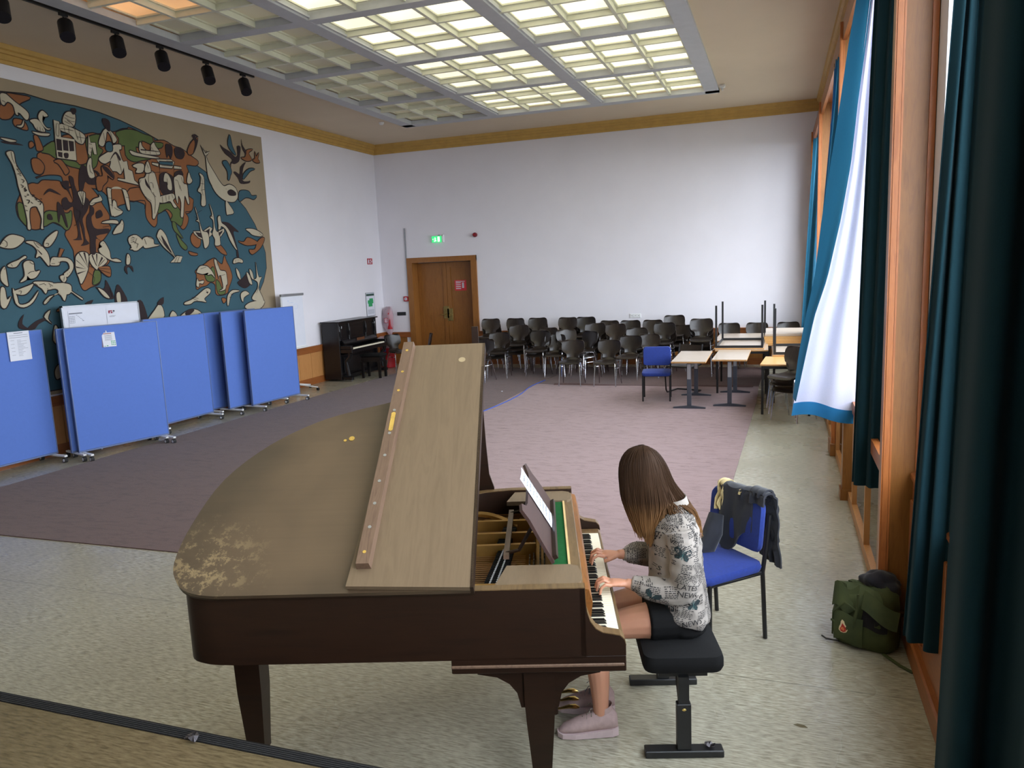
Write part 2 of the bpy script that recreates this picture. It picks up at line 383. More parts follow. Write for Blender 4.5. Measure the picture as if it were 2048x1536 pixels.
# pilasters of the window wall
def pilaster(y0, y1, idx):
    p = struct('trim_%d' % idx, MB().box(.59, .78, y0, y1, 0, 4.6), M['oak'])
    m = MB()
    for x0 in (.58, .745): m.box(x0, x0+.03, y0-.012, y0, 0, 4.6)
    m.box(.612, .622, y0-.008, y0, 0, 4.6)
    m.box(.572, .59, y0-.006, y0+.03, 0, 4.6).box(.575, .59, y0+.045, y0+.06, 0, 4.6)
    m.build('moulding', wood('oak_moulding', (185, 112, 58), (150, 82, 38), .35), p)
    MB().box(.56, .78, y0-.02, y1+.02, 0, .15, .01).build('plinth', M['oak'], p)
pilaster(4.72, 4.97, 6); pilaster(9.0, 9.3, 7); pilaster(13.4, 13.68, 8); pilaster(16.5, 16.69, 9)
# valances above the curtains, sills, radiator covers
for i, (a, b) in enumerate(((-1, 4.7), (4.97, 9.0), (9.3, 13.4), (13.68, 16.5))):
    v = struct('trim_%d' % (10+i), MB().box(.60, .64, a, b, 4.42, 4.62).box(.64, .78, a, b, 4.58, 4.62), M['oakh'])
    if i == 0:
        p = struct('baseboard_right', MB().box(.70, .78, 2.05, 4.7, 0, .13, .01).box(.735, .78, 2.05, 4.7, .13, .96), M['oakh'])
        for k in range(5): MB().box(.715, .735, 2.1+k*.52, 2.56+k*.52, .2, .86, .006).build('panel', M['oakh'], p)
        MB().box(.72, .98, -.5, 4.7, .96, 1.0, .008).build('sill', M['oakh'], p)
        continue
    p = struct('window_%d' % (i+1), MB().box(.80, .98, a+.02, b-.02, .96, 1.0, .008), M['oakh'])
    m = MB().box(.62, .665, a, b, 0, .085); m.build('bottom_rail', M['oak_light'], p)
    MB().box(.62, .665, a, b, .86, .96).build('top_rail', M['oakh'], p)
    n = max(2, round((b-a)/1.12)); 
    for k in range(n+1):
        yy = a+.03+(b-a-.06)*k/n
        MB().box(.62, .66, yy-.02, yy+.02, .085, .86).build('post', M['oak_light'], p)
m = MB().box(.57, .65, 7.36, 7.5, 0, .96).box(.555, .65, 7.34, 7.52, 0, .1)
m.build('end_post', M['oak'], bpy.data.objects['window_2'])
# window frames
M['glass'] = None
n = NT('window_glass'); n.b.inputs['Transmission Weight'].default_value = 1; n.b.inputs['Roughness'].default_value = 0; n.b.inputs['IOR'].default_value = 1.45
lp = n.new('BsdfTransparent'); lp.inputs[0].default_value = (.95, .97, .97, 1); gl = n.new('BsdfGlossy'); gl.inputs['Roughness'].default_value = .02
mx = n.new('MixShader'); mx.inputs[0].default_value = .05; n.link(lp.outputs[0], mx.inputs[1]); n.link(gl.outputs[0], mx.inputs[2])
n.link(mx.outputs[0], n.n['Material Output'].inputs[0]); M['glass'] = n.m
for i, (a, b) in enumerate(BAYS):
    par = bpy.data.objects.get('window_%d' % (i+1)) if 0 < i < 4 else struct('window_%d' % (i+1), MB().box(.98, 1.1, a, b, .99, 1.02), M['white'])
    m = MB().box(1.02, 1.07, a, b, 1.0, 1.08).box(1.02, 1.07, a, b, 4.42, 4.5).box(1.02, 1.07, a, b, 3.2, 3.28)
    k = 3
    for q in range(k+1):
        yy = a+.04+(b-a-.08)*q/k; m.box(1.02, 1.07, yy-.04, yy+.04, 1.0, 4.5)
    m.build('window_frame', M['white'], par)
    for q in range(k):
        for z0, z1 in ((1.08, 3.2), (3.28, 4.42)):
            MB().box(1.04, 1.046, a+.08+(b-a-.08)*q/k, a+(b-a-.08)*(q+1)/k, z0, z1).build('pane', M['glass'], par)
# radiators
cr = mat('cream_radiator_enamel', (215, 210, 190), .45)
for i, (a, b) in enumerate(((5.4, 8.4), (9.8, 13.0), (14.1, 16.3))):
    t = thing('radiator', 'cream radiator in the niche under the %s window behind the oak posts' % ('nearest', 'middle', 'farthest')[i], 'radiator', (.88, (a+b)/2, .30), group=None)
    hw = (b-a)/2
    MB().box(-.05, .05, -hw, hw, 0, .55, .015).build('body', cr, t)
    m = MB(); k = 0
    while -hw+.06+k*.1 < hw-.05: m.box(-.06, -.05, -hw+.05+k*.1, -hw+.11+k*.1, .03, .52); k += 1
    m.build('fin', cr, t)
    MB().tube([(0, -hw+.1, 0), (0, -hw+.1, -.30)], .015).build('pipe', cr, t); MB().tube([(0, hw-.1, 0), (0, hw-.1, -.30)], .015).build('pipe', cr, t)
# exterior ground
struct('ground_outside', MB().box(1.3, 60, -30, 50, -1.2, -1.0), mat('outside_ground', (118, 118, 108), .9))

# ---------------------------------------------------------------- carpets
def flat(name, pts, z, m, label):
    o = MB().prism(pts, z[0], z[1]).build(name, m); return tag(o, label, 'carpet')
flat('carpet', [(-8.42, 4.75), (-4.40, 4.80), (-4.38, 14.2), (-4.2, 16.0), (-8.05, 16.0)], (0, .008), M['carpet'], 'dark mauve carpet strip along the pinboards and the upright piano')
flat('carpet', [(-4.40, 4.80), (-.50, 4.82), (-.46, 6.1), (-.31, 12.2), (-.31, 13.75), (-4.09, 13.72), (-4.37, 13.8)], (0, .010), M['carpet_lit'], 'large mauve carpet with painted-in sheen in the middle of the room behind the grand piano')
flat('carpet', [(-4.37, 13.80), (-4.09, 13.735), (-.31, 13.765), (-.25, 16.2), (-4.2, 16.2)], (0, .009), M['carpet'], 'mauve carpet piece under the stacked chairs at the back')
m = MB(); m.grid(lambda u, v: (-4.0+u*3.6, 13.66+v*.13+.02*sin(u*19), .010+.030*sin(pi*v)*(.6+.4*sin(u*7+1))), 40, 8)
tag(m.build('carpet_edge', M['carpet'], None, True), 'raised wavy edge where two mauve carpets overlap before the stacked chairs', 'carpet edge')
pts = spline([(-4.45, 10.6, .016), (-4.36, 11.2, .016), (-4.30, 11.9, .016), (-4.30, 12.6, .016), (-4.38, 13.4, .016), (-4.33, 14.2, .016)], 6)
tag(MB().tube(pts, .008, 6).build('cable', mat('blue_cable', (50, 85, 180), .4)), 'blue cable lying along the seam between two carpets', 'cable')
# ================================================================ GRAND PIANO  (local: x towards the keyboard, y across, bass side at y = 0)
PX, PY, PA = -.71, 2.76, R_(17)
M['case'] = wood('dark_walnut_case', (42, 25, 15), (26, 16, 10), .4, axis=0, scale=2, spec=.3, bump=.02)
M['caseh'] = wood('worn_walnut_edge', (112, 88, 56), (70, 50, 30), .4, axis=1, scale=3, bump=.02)
n = NT('faded_walnut_lid'); co = n.coords(); st = n.coords((.6, 22, 6))
f1 = n.noise(co, 1.7, 3, .5, .4); f2 = n.noise(st, 3, 6, .6, .4); f3 = n.noise(co, 22, 10, .75)
c = n.mix(.35, n.ramp(f1, [(.32, lin((56, 44, 34))), (.62, lin((102, 83, 62)))]), n.ramp(f2, [(.3, lin((76, 60, 44))), (.7, lin((90, 72, 54)))]))
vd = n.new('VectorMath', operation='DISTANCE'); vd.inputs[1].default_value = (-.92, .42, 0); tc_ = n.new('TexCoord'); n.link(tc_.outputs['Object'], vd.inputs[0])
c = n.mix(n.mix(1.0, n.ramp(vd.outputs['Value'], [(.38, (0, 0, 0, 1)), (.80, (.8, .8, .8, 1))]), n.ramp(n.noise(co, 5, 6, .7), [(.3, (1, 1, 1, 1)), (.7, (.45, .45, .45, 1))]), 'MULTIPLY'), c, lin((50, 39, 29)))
# worn, flaked varnish round the tail corner
gr = n.new('TexCoord'); vm = n.new('VectorMath', operation='DISTANCE'); vm.inputs[1].default_value = (-1.55, .10, 0); n.link(gr.outputs['Object'], vm.inputs[0])
a1 = n.ramp(vm.outputs['Value'], [(.04, (1, 1, 1, 1)), (.30, (0, 0, 0, 1))]); a2 = n.ramp(f3, [(.52, (0, 0, 0, 1)), (.58, (1, 1, 1, 1))])
c = n.mix(n.mix(1.0, a1, a2, 'MULTIPLY'), c, lin((136, 116, 84)))
n.link(c, n.b.inputs['Base Color']); n.link(n.ramp(f1, [(.3, (.27,)*3+(1,)), (.7, (.4,)*3+(1,))]), n.b.inputs['Roughness']); n.b.inputs['Specular IOR Level'].default_value = .6
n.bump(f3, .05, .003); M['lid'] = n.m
M['flap'] = wood('faded_walnut_flap', (118, 99, 77), (102, 85, 65), .42, axis=1, scale=2, spec=.5, bump=.03)
M['bar'] = wood('scuffed_walnut_bar', (118, 94, 76), (84, 62, 50), .4, axis=1, scale=4)
G = thing('grand_piano', 'large worn brown grand piano with raised lid, front flap folded back, in the foreground', 'piano', (PX, PY, 0), PA)
bent = [(0, 1.40), (-.35, 1.40), (-.52, 1.36), (-.66, 1.24), (-.80, 1.10), (-1.00, 1.00), (-1.23, .91), (-1.44, .77), (-1.585, .57), (-1.66, .34), (-1.67, .17), (-1.63, .06), (-1.54, .012), (-1.44, 0), (0, 0)]
def curve2(pts, k=4):
    o = [pts[0], pts[1]]; s = [(p[0], p[1], 0) for p in pts[1:-1]]
    return [pts[0]]+[(p.x, p.y) for p in spline(s, k)]+[pts[-1]]
RO = curve2(bent)
def inset(path, d):
    out = []
    for i, p in enumerate(path):
        a, b = V(path[max(i-1, 0)]), V(path[min(i+1, len(path)-1)]); t = (b-a).normalized(); out.append((p[0]-t.y*d*-1, p[1]+t.x*d*-1))
    return out
RI = [(p[0], p[1]) for p in inset(RO, -.045)]
cxy = V((-.7, .6))
if (V(RI[30])-cxy).length > (V(RO[30])-cxy).length: RI = inset(RO, .045)
ztop, zbot = .985, .69
m = MB(); m.loft([[(p[0], p[1], z) for p in (a, b)] for a, b in zip(RO, RI) for z in ()] or [[(a[0], a[1], zbot), (a[0], a[1], ztop), (b[0], b[1], ztop), (b[0], b[1], zbot)] for a, b in zip(RO, RI)])
rim = m.build('rim', M['case'], G, True)
# worn upper edge of the rim
MB().loft([[(a[0]*.999, a[1], ztop), (a[0], a[1], ztop+.004), (b[0], b[1], ztop+.004), (b[0], b[1], ztop)] for a, b in zip(RO, RI)]).build('edge', M['caseh'], rim)
MB().prism([RI[0]]+RI[1:-1]+[RI[-1]], .70, .72).build('soundboard', wood('spruce_soundboard', (190, 140, 85), (165, 115, 65), .5, axis=0), G)
# gilded plate with struts
pl = MB(); inn = inset(RO, .10) if RI == inset(RO, .045) else inset(RO, -.10)
pts = [p for p in inn if p[0] < -.42]
pl.loft([[(a[0], a[1], .80), (a[0], a[1], .83), (b[0], b[1], .83), (b[0], b[1], .80)] for a, b in zip([p for p in (inset(RO, .05) if RI == inset(RO, .045) else inset(RO, -.05)) if p[0] < -.3], [p for p in (inset(RO, .12) if RI == inset(RO, .045) else inset(RO, -.12)) if p[0] < -.3][:len(RO)])])
plate = pl.build('iron_plate', M['gold'], G, True)
def strut(a, b, wd=.025): 
    m = MB(); a = V(a); b = V(b); t = (b-a).normalized(); s = V((-t.y, t.x, 0))*wd
    m.loft([[tuple(p-s), tuple(p+s), tuple(p+s*.7+V((0, 0, .085))), tuple(p-s*.7+V((0, 0, .085)))] for p in (a, b)]); m.build('strut', M['gold'], plate)
for a, b in (((-.2, .22, .83), (-1.5, .22, .83)), ((-.2, .70, .83), (-1.45, .64, .83)), ((-.2, .86, .83), (-1.2, .84, .83)), ((-.2, 1.05, .83), (-.75, 1.04, .83)), ((-.2, .24, .83), (-.9, .06, .83))): strut(a, b, .016)
MB().box(-.30, -.08, .06, 1.33, .80, .835, .005).box(-.75, -.42, 1.06, 1.22, .80, .842, .01).box(-.62, -.30, .745, .83, .80, .846).build('pin_block', M['gold'], plate)
MB().grid(lambda u, v: (-.30-.35*u, 1.0+.22*sin(u*2.4)+.05*v, .88), 10, 1, .015).build('plate_rim', M['gold'], plate, True)
mg = mat('steel_strings', (190, 150, 105), .35, .7, var=.05); m = MB()
for k in range(52):
    y = .10+k*.0235; xe = -1.52+max(0, (y-.55))*1.05 if y > .55 else -1.5; m.box(-.30, max(-1.5, min(xe, -.5)), y-.0012, y+.0012, .862, .8645) if False else m.box(max(-1.5, min(xe, -.5)), -.25, y-.0014, y+.0014, .862, .865)
m.build('strings', mg, G, kind='stuff')
m = MB()
for k in range(60):
    for r in range(2): m.cyl((-.16-.05*r-(.02 if k % 2 else 0), .10+k*.0205, .83), (-.16-.05*r-(.02 if k % 2 else 0), .10+k*.0205, .875), .0035, n=5)
m.build('tuning_pins', M['steel'], G, kind='stuff')
m = MB()
for k in range(22): m.box(-.43+.0022*k, -.34+.0015*k, .245+k*.0205, .259+k*.0205, .868, .888)
for k in range(14): m.box(-.40+.002*k, -.33+.002*k, .72+k*.022, .735+k*.022, .868, .888)
m.build('dampers', M['blackmatt'], G, kind='stuff')
m = MB()
for k in range(22): m.box(-.405+.0022*k, -.400+.0022*k, .247+k*.0205, .257+k*.0205, .888, .897).box(-.375+.002*k, -.370+.002*k, .247+k*.0205, .257+k*.0205, .888, .897)
m.build('damper_wires', M['white'], G, kind='stuff')
# case behind the fallboard
MB().box(-.05, .0, .045, 1.355, .70, .965, .004).build('stretcher', M['caseh'], G)
# slides carrying the music desk
def slide(y0, y1, name='desk_slide'):
    p = [(-.36, y0), (-.03, y0), (-.008, y0+.03), (-.002, (y0+y1)/2), (-.015, y1-.02), (-.05, y1), (-.32, y1)]
    MB().prism(p, .955, .978).build(name, M['flap'], G)
slide(.065, .27); slide(1.17, 1.345)
MB().box(-.125, -.055, .272, 1.168, .958, .970).build('felt_strip', M['felt'], G)
MB().box(-.055, -.045, .272, 1.168, .958, .976).build('ledge_strip', mat('pale_wood_strip', (215, 185, 130), .5), G)
# music desk: a plate leaning back
def dk(u, v, off=0):   # u along y, v up the slope
    s, c_ = sin(R_(30)), cos(R_(30)); return (-.125-v*s+off*c_, u, .978+v*c_+off*s)
o2 = [(.27, 0), (1.13, 0), (1.12, .14), (1.09, .20), (1.10, .26), (1.04, .27), (.98, .235), (.92, .225), (.5, .225), (.44, .235), (.38, .27), (.31, .262), (.33, .20), (.30, .12)]
m = MB(); n_ = len(o2); m.loft([[dk(u, v, 0) for u, v in o2], [dk(u, v, .014) for u, v in o2]])
desk = m.build('music_desk', wood('polished_walnut_desk', (70, 48, 44), (48, 32, 30), .3, axis=1), G)
m = MB(); m.loft([[dk(u, v, .014) for u, v in ((.30, .0), (1.10, .0), (1.10, .018), (.30, .018))], [dk(u, v, .034) for u, v in ((.30, .0), (1.10, .0), (1.10, .018), (.30, .018))]]); m.build('ledge', M['case'], desk)
for yy in (.42, .98): MB().tube([(-.33, yy, .975), (-.27, yy, .99), (-.20, yy, 1.11)], .009, 6).build('desk_prop', M['case'], desk)
MB().box(-.34, -.315, .38, 1.02, .962, .982).build('cross_bar', M['bar'], desk)
# sheet music on the desk: a thing of its own
def wl(x, y, z): return (PX+x*cos(PA)-y*sin(PA), PY+x*sin(PA)+y*cos(PA), z)
sm = thing('sheet_music', 'white sheet music leaning on the music desk of the grand piano', 'sheet music', (PX, PY, 0), PA)
MB().grid(lambda u, v: dk(.66+.21*u, .02+.285*v, .019+.004*sin(u*pi)), 6, 4, .0012).build('page', M['paper'], sm)
m = MB()
for r in range(9):
    for k in range(5): m.add([dk(.675, .04+r*.029+k*.003, .0235), dk(.855, .04+r*.029+k*.003, .0235), dk(.855, .0406+r*.029+k*.003, .0235), dk(.675, .0406+r*.029+k*.003, .0235)], [(0, 1, 2, 3)])
    for k in range(22):
        if random.random() < .8:
            u = .68+k*.008; v = .04+r*.029+random.random()*.012; m.add([dk(u, v, .024), dk(u+.004, v, .024), dk(u+.004, v+.004, .024), dk(u, v+.004, .024)], [(0, 1, 2, 3)])
m.build('notes', M['inkdark'], sm)
# keybed, arms, fallboard, keys
bed = [(-.55, .0), (.16, .0), (.16, 1.40), (-.55, 1.40)]
MB().box(-.545, .158, .0, 1.40, .63, .70, .004).build('keybed', M['case'], G)
MB().box(-.545, .15, -.006, 1.406, .655, .668, .003).build('bed_moulding', M['bar'], G)
arm_pts = [(-.02, .70), (-.02, .985), (0, .985), (.002, .93), (.006, .885), (.018, .845), (.040, .812), (.068, .795), (.105, .788), (.135, .782), (.152, .765), (.158, .74), (.158, .70)]
for y0, y1 in ((0, .05), (1.35, 1.40)):
    arm = MB().loft([[(x, y0, z) for x, z in arm_pts], [(x, y1, z) for x, z in arm_pts]]).build('arm', M['case'], G)
    m = MB(); ap = arm_pts[2:12]; m.loft([[(x, y0, z+.001), (x, y1, z+.001), (x+.0015, y1, z+.004), (x+.0015, y0, z+.004)] for x, z in ap]); m.build('arm_edge', M['caseh'], arm)
for y0, y1 in ((.05, .115), (1.285, 1.35)): MB().box(.0, .152, y0, y1, .70, .748, .006).build('cheek_block', M['caseh'], G)
m = MB(); fp = [(.0, .96), (.020, .955), (.034, .90), (.026, .84), (.014, .775), (.0, .775)]
m.loft([[(x, .055, z) for x, z in fp], [(x, 1.345, z) for x, z in fp]]); fb = m.build('fallboard', wood('worn_orange_fallboard', (140, 88, 38), (78, 50, 26), .35, axis=1), G)
KY0, KY1 = .118, 1.282; kw = (KY1-KY0)/52
iv = mat('ivory_keys', (232, 224, 200), .3, var=.06, scale=3); eb = mat('ebony_keys', (16, 15, 16), .3)
wk = MB().box(.004, .142, .0006, kw-.0006, .715, .745, .0015).mesh('white_key'); wk.materials.append(iv)
bk = MB().loft([[(.0, 0, .745), (.098, 0, .745), (.098, .0105, .745), (.0, .0105, .745)], [(.0, .001, .757), (.088, .001, .757), (.088, .0095, .757), (.0, .0095, .757)]]).mesh('black_key'); bk.materials.append(eb)
for k in range(52):
    o = bpy.data.objects.new('white_key', wk); COL.objects.link(o); o.parent = G; o.location = (0, KY0+k*kw, 0)
for k in range(51):   # A0 first
    if (k % 7) in (0, 2, 3, 5, 6):
        o = bpy.data.objects.new('black_key', bk); COL.objects.link(o); o.parent = G; o.location = (0, KY0+(k+1)*kw-.00525, 0)
MB().box(.143, .157, .05, 1.35, .70, .742, .004).build('key_slip', M['caseh'], G)
# lid: raised 35 degrees round the bass edge
TH = R_(35)
lidm = thing('lid', None, None); lidm.parent = G; lidm.location = (0, .0, 1.0); lidm.rotation_euler = (TH, 0, 0)
LO = [(-.44, 1.425), (-.55, 1.36), (-.68, 1.22), (-.80, 1.09), (-.9, 1.035), (-1.05, .99), (-1.24, .915), (-1.44, .775), (-1.60, .575), (-1.675, .33), (-1.69, .14), (-1.65, .045), (-1.59, -.002), (-1.5, -.022), (-1.40, -.025), (-.44, -.025)]
LO = [LO[0]]+[(p.x, p.y) for p in spline([(a, b, 0) for a, b in LO[1:-1]], 4)]+[LO[-1]]
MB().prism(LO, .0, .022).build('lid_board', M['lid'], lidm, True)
m = MB(); 
def rim_strip(path, z0, z1, d):
    q = inset(path, d); q = q if abs(q[20][0]) < abs(path[20][0]) else inset(path, -d); return [[(a[0], a[1], z0), (a[0], a[1], z1), (b[0], b[1], z1), (b[0], b[1], z0)] for a, b in zip(path, q)]
MB().loft(rim_strip([(x*1.001, y) for x, y in LO], -.012, .0, .03)).build('lid_edge', M['case'], lidm, True)
m = MB(); m.cyl((-1.05, .80, .022), (-1.05, .80, .025), .014, n=12).cyl((-1.08, .79, .022), (-1.08, .79, .024), .008, n=8); m.build('lid_stud', M['brass'], lidm)
# the front flap folded back on the lid
fl = MB().prism([(-.435, -.03), (-.435, 1.425), (-.82, 1.425), (-.94, -.012)], .028, .052).build('lid_flap', M['flap'], lidm)
MB().box(-.448, -.434, -.03, 1.425, .0, .052).build('flap_hinge', M['case'], lidm)
b0, b1 = V((-.878, .065, 0)), V((-.832, 1.41, 0))
m = MB(); s_ = V((.030, 0, 0)); m.loft([[tuple(p-s_+V((0, 0, .052))), tuple(p+s_+V((0, 0, .052))), tuple(p+s_+V((-.004, 0, .092))), tuple(p-s_+V((.004, 0, .092)))] for p in (b0, b1)])
bar = m.build('flap_bar', M['bar'], lidm)
for t in (.04, .13, .22, .31, .42, .52, .63, .73, .83, .95):
    p = b0.lerp(b1, t); MB().cyl((p.x, p.y, .0918), (p.x, p.y, .0935), .0075, n=10).build('screw', M['brass'] if t in (.04, .73, .83, .95) else M['steel'], bar)
m = MB(); p = b0.lerp(b1, .575); m.prism(smooth_closed([(p.x-.009, p.y-.06, 0), (p.x+.009, p.y-.06, 0), (p.x+.012, p.y+.06, 0), (p.x-.006, p.y+.06, 0)], 3) and [(p.x-.010, p.y-.055), (p.x, p.y-.062), (p.x+.010, p.y-.055), (p.x+.012, p.y+.055), (p.x+.002, p.y+.062), (p.x-.008, p.y+.055)], .092, .0935); m.build('brass_plate', M['brass'], bar)
m = MB(); m.lathe([(.016, 0), (.018, .0005), (.018, .0008), (.0, .0008)], 20)
m.M = Matrix.Translation((-.55, 1.30, .052)); m.v = [tuple(m.M @ V(q)) for q in m.v]; m.build('cup_ring', mat('pale_ring_stain', (175, 155, 120), .5), fl)
# prop stick
MB().loft([[(x0, 1.375, z), (x1, 1.375, z), (x1, 1.392, z), (x0, 1.392, z)] for x0, x1, z in ((-.56, -.435, .90), (-.56, -.44, 1.0), (-.545, -.465, 1.08), (-.535, -.475, 1.25), (-.53, -.485, 1.55), (-.525, -.49, 1.93))]).build('lid_prop', M['case'], G)
# legs
def pleg(cx, cyy, top, w0, w1, brace):
    m = MB(); r = lambda h, z: [(cx-h, cyy-h, z), (cx+h, cyy-h, z), (cx+h, cyy+h, z), (cx-h, cyy+h, z)]
    m.loft([r(w1, .075), r(w1, .10), r(w0*.92, .38), r(w0, top)])
    lg = m.build('leg', M['case'], G)
    if brace:
        for s in (-1, 1):
            pr = [(cx+s*w0*.9, top-.02), (cx+s*(w0+.015), top-.02), (cx+s*(w0+.03), top+.045), (cx+s*(w0+.06), top+.085), (cx+s*(w0+.11), top+.115), (cx+s*(w0+.19), top+.13), (cx+s*(w0+.19), .63), (cx+s*w0*.9, .63)]
            MB().loft([[(x, cyy-w0*.8, z) for x, z in pr], [(x, cyy+w0*.8, z) for x, z in pr]]).build('bracket', M['case'], lg)
        MB().box(cx-w0, cx+w0, cyy-w0, cyy+w0, top, .635).build('leg_head', M['case'], lg)
    m = MB().cyl((cx, cyy, .085), (cx, cyy, .05), .018).cyl((cx-.012, cyy+.0, .03), (cx+.012, cyy, .03), .03, n=14); m.build('caster', M['brass'], lg)
pleg(-.195, .10, .47, .062, .036, True); pleg(-.195, 1.30, .47, .062, .036, True); pleg(-1.52, .36, .69, .060, .040, False)
# pedal lyre
ly = MB().box(-.19, -.12, .58, .80, .07, .135, .01)
for yy in (.62, .76): ly.cyl((-.155, yy, .13), (-.155, yy, .64), .014)
ly = ly.build('pedal_lyre', M['case'], G)
for k in range(3):
    yy = .62+k*.07; m = MB(); m.tube([(-.15, yy, .085), (-.10, yy, .09), (-.065, yy, .098), (-.035, yy, .098), (-.015, yy, .092)], [.008, .009, .015, .019, .008], 10, flat=.5); m.build('pedal', M['brass'], ly, True)
m = MB(); m.tube([(-.155, .69, .13), (-.155, .69, .64)], .006); m.build('pedal_rod', M['brass'], ly)

# ================================================================ PIANO BENCH
BX, BY = .45, .68
B = thing('piano_bench', 'black adjustable piano bench with T-shaped steel feet under the seated woman', 'bench', wl(BX, BY, 0), PA)
m = MB(); rings = []
def rr(hx, hy, z, r=.05, n=5):
    o = []
    for sx, sy, a0 in ((1, 1, 0), (-1, 1, 90), (-1, -1, 180), (1, -1, 270)):
        for k in range(n): a = R_(a0+90*k/(n-1)); o.append((sx*(hx-r)+r*cos(a), sy*(hy-r)+r*sin(a), z))
    return o
m.loft([rr(.145, .31, .418), rr(.175, .345, .425), rr(.182, .352, .445), rr(.182, .352, .475), rr(.176, .346, .498), rr(.15, .31, .508), rr(.08, .2, .511)])
m.build('seat', M['blackmatt'], B, True)
MB().box(-.11, .11, -.30, .30, .385, .418).build('seat_frame', M['black'], B)
for s in (-1, 1):
    MB().box(-.178, .178, s*.305-.03, s*.305+.03, .0, .035, .004).build('foot', M['black'], B)
    c_ = MB().box(-.032, .032, s*.305-.02, s*.305+.02, .035, .26, .003).build('column', M['black'], B)
    MB().box(-.024, .024, s*.305-.014, s*.305+.014, .26, .39).build('inner_column', M['black'], c_)
    MB().ell((0, s*.305-s*.021*(-1 if s < 0 else 1), .235), (.010, .002, .006)).build('badge', M['brass'], c_)
MB().tube([(0, -.30, .10), (0, -.1, .37)], .010, 6).build('brace', M['black'], B); MB().tube([(0, .30, .10), (0, .1, .37)], .010, 6).build('brace', M['black'], B)
MB().tube([(.08, .0, .40), (.20, -.02, .33), (.23, -.02, .31)], .007, 6).build('lever', M['black'], B)
def wrapper(p, s, lab, rz=0):
    m = MB(); rnd = random.Random(int(p[0]*100)); 
    m.grid(lambda u, v: ((u-.5)*s+rnd.uniform(-.1, .1)*s, (v-.5)*s*.7+rnd.uniform(-.1, .1)*s, s*.05+rnd.uniform(0, .45)*s), 4, 3, .001)
    o = m.build('crumpled_wrapper', mat('dark_foil', (70, 66, 68), .3, .6)); o.location = p; return tag(o, lab, 'litter')
q = wl(BX+.12, BY-.305, .035); wrapper(q, .045, 'small crumpled foil scrap on the near foot bar of the piano bench')
# ================================================================ WOMAN AT THE PIANO (piano-local coordinates)
P_ = thing('person', 'woman with long brown hair in a newsprint shirt and black shorts playing the grand piano', 'person', (PX, PY, 0), PA)
skin = mat('skin', (196, 140, 112), .5, var=.05, scale=12); skin.node_tree.nodes['Principled BSDF'].inputs['Subsurface Weight'].default_value = .08
YM = .65
body = MB()
def limb(pts, rs, n=14, k=4):
    P = spline(pts, k); R = []
    for i in range(len(pts)-1):
        for t in range(k): R.append(rs[i]+(rs[i+1]-rs[i])*t/k)
    body.tube(P, R+[rs[-1]], n)
# trunk
body.loft([[(cx+rx*cos(2*pi*j/18), YM+ry*sin(2*pi*j/18), z) for j in range(18)] for cx, z, rx, ry in
           ((.49, .515, .10, .15), (.49, .56, .115, .165), (.485, .66, .10, .145), (.475, .80, .085, .13), (.47, .92, .09, .145), (.465, 1.02, .075, .135), (.465, 1.06, .055, .11), (.455, 1.10, .045, .07))])
limb([(.465, YM, 1.06), (.44, YM, 1.13), (.385, YM, 1.17)], [.05, .045, .05])
# head bent forward
HC = V((.322, YM, 1.235)); tilt = R_(38)
hd = MB(); hd.M = Matrix.Translation(HC) @ Matrix.Rotation(-tilt, 4, 'Y')
# head local: -x face, z up
hd.ell((.008, 0, .02), (.086, .072, .094), 18, 12)
hd.loft([[(-.035+rx*cos(2*pi*j/14), ry*sin(2*pi*j/14), z) for j in range(14)] for z, rx, ry in ((-.118, .012, .012), (-.112, .030, .026), (-.085, .048, .046), (-.04, .060, .060), (.02, .062, .066), (.06, .05, .06))])
hd.tube([(-.088, 0, .02), (-.106, 0, -.012), (-.117, 0, -.03), (-.098, 0, -.038)], [.008, .010, .013, .008], 8)          # nose
hd.tube([(-.088, -.022, -.066), (-.098, 0, -.064), (-.088, .022, -.066)], [.005, .008, .005], 8).tube([(-.086, -.02, -.075), (-.096, 0, -.077), (-.086, .02, -.075)], [.005, .009, .005], 8)
for s in (-1, 1):
    hd.tube([(-.082, s*.02, .028), (-.089, s*.034, .031), (-.078, s*.052, .026)], [.006, .007, .005], 8)
    hd.ell((.0, s*.077, -.015), (.018, .009, .030), 8, 6)
body.v += hd.v; off = len(body.v)-len(hd.v); body.f += [tuple(i+off for i in f) for f in hd.f]; body.mi += [0]*len(hd.f)
# legs
for s, ky, ax, ay, az in ((-1, .56, .085, .545, .11), (1, .76, .085, .735, .11)):
    limb([(.49, YM+s*.085, .575), (.34, YM+s*.10, .575), (.20, ky, .555), (.075, ky, .525)], [.095, .088, .070, .056])
    limb([(.075, ky, .53), (.058, ky, .44), (.078, (ky+ay)/2, .33), (.085, ay, .18), (ax, ay, az-.02)], [.057, .055, .056, .040, .036])
    limb([(ax+.012, ay, .085), (ax-.03, ay, .07), (ax-.12, ay+s*.006, .045), (ax-.165, ay+s*.008, .04)], [.030, .026, .022, .014])
# arms
SH = {-1: ((.455, YM-.165, 1.03), (.47, YM-.205, .90), (.455, YM-.20, .765), (.34, YM-.19, .768), (.215, YM-.165, .790)),
      1: ((.45, YM+.165, 1.03), (.43, YM+.215, .90), (.41, YM+.215, .785), (.31, YM+.195, .79), (.21, YM+.165, .800))}
for s in (-1, 1): limb(list(SH[s]), [.040, .040, .037, .032, .023])
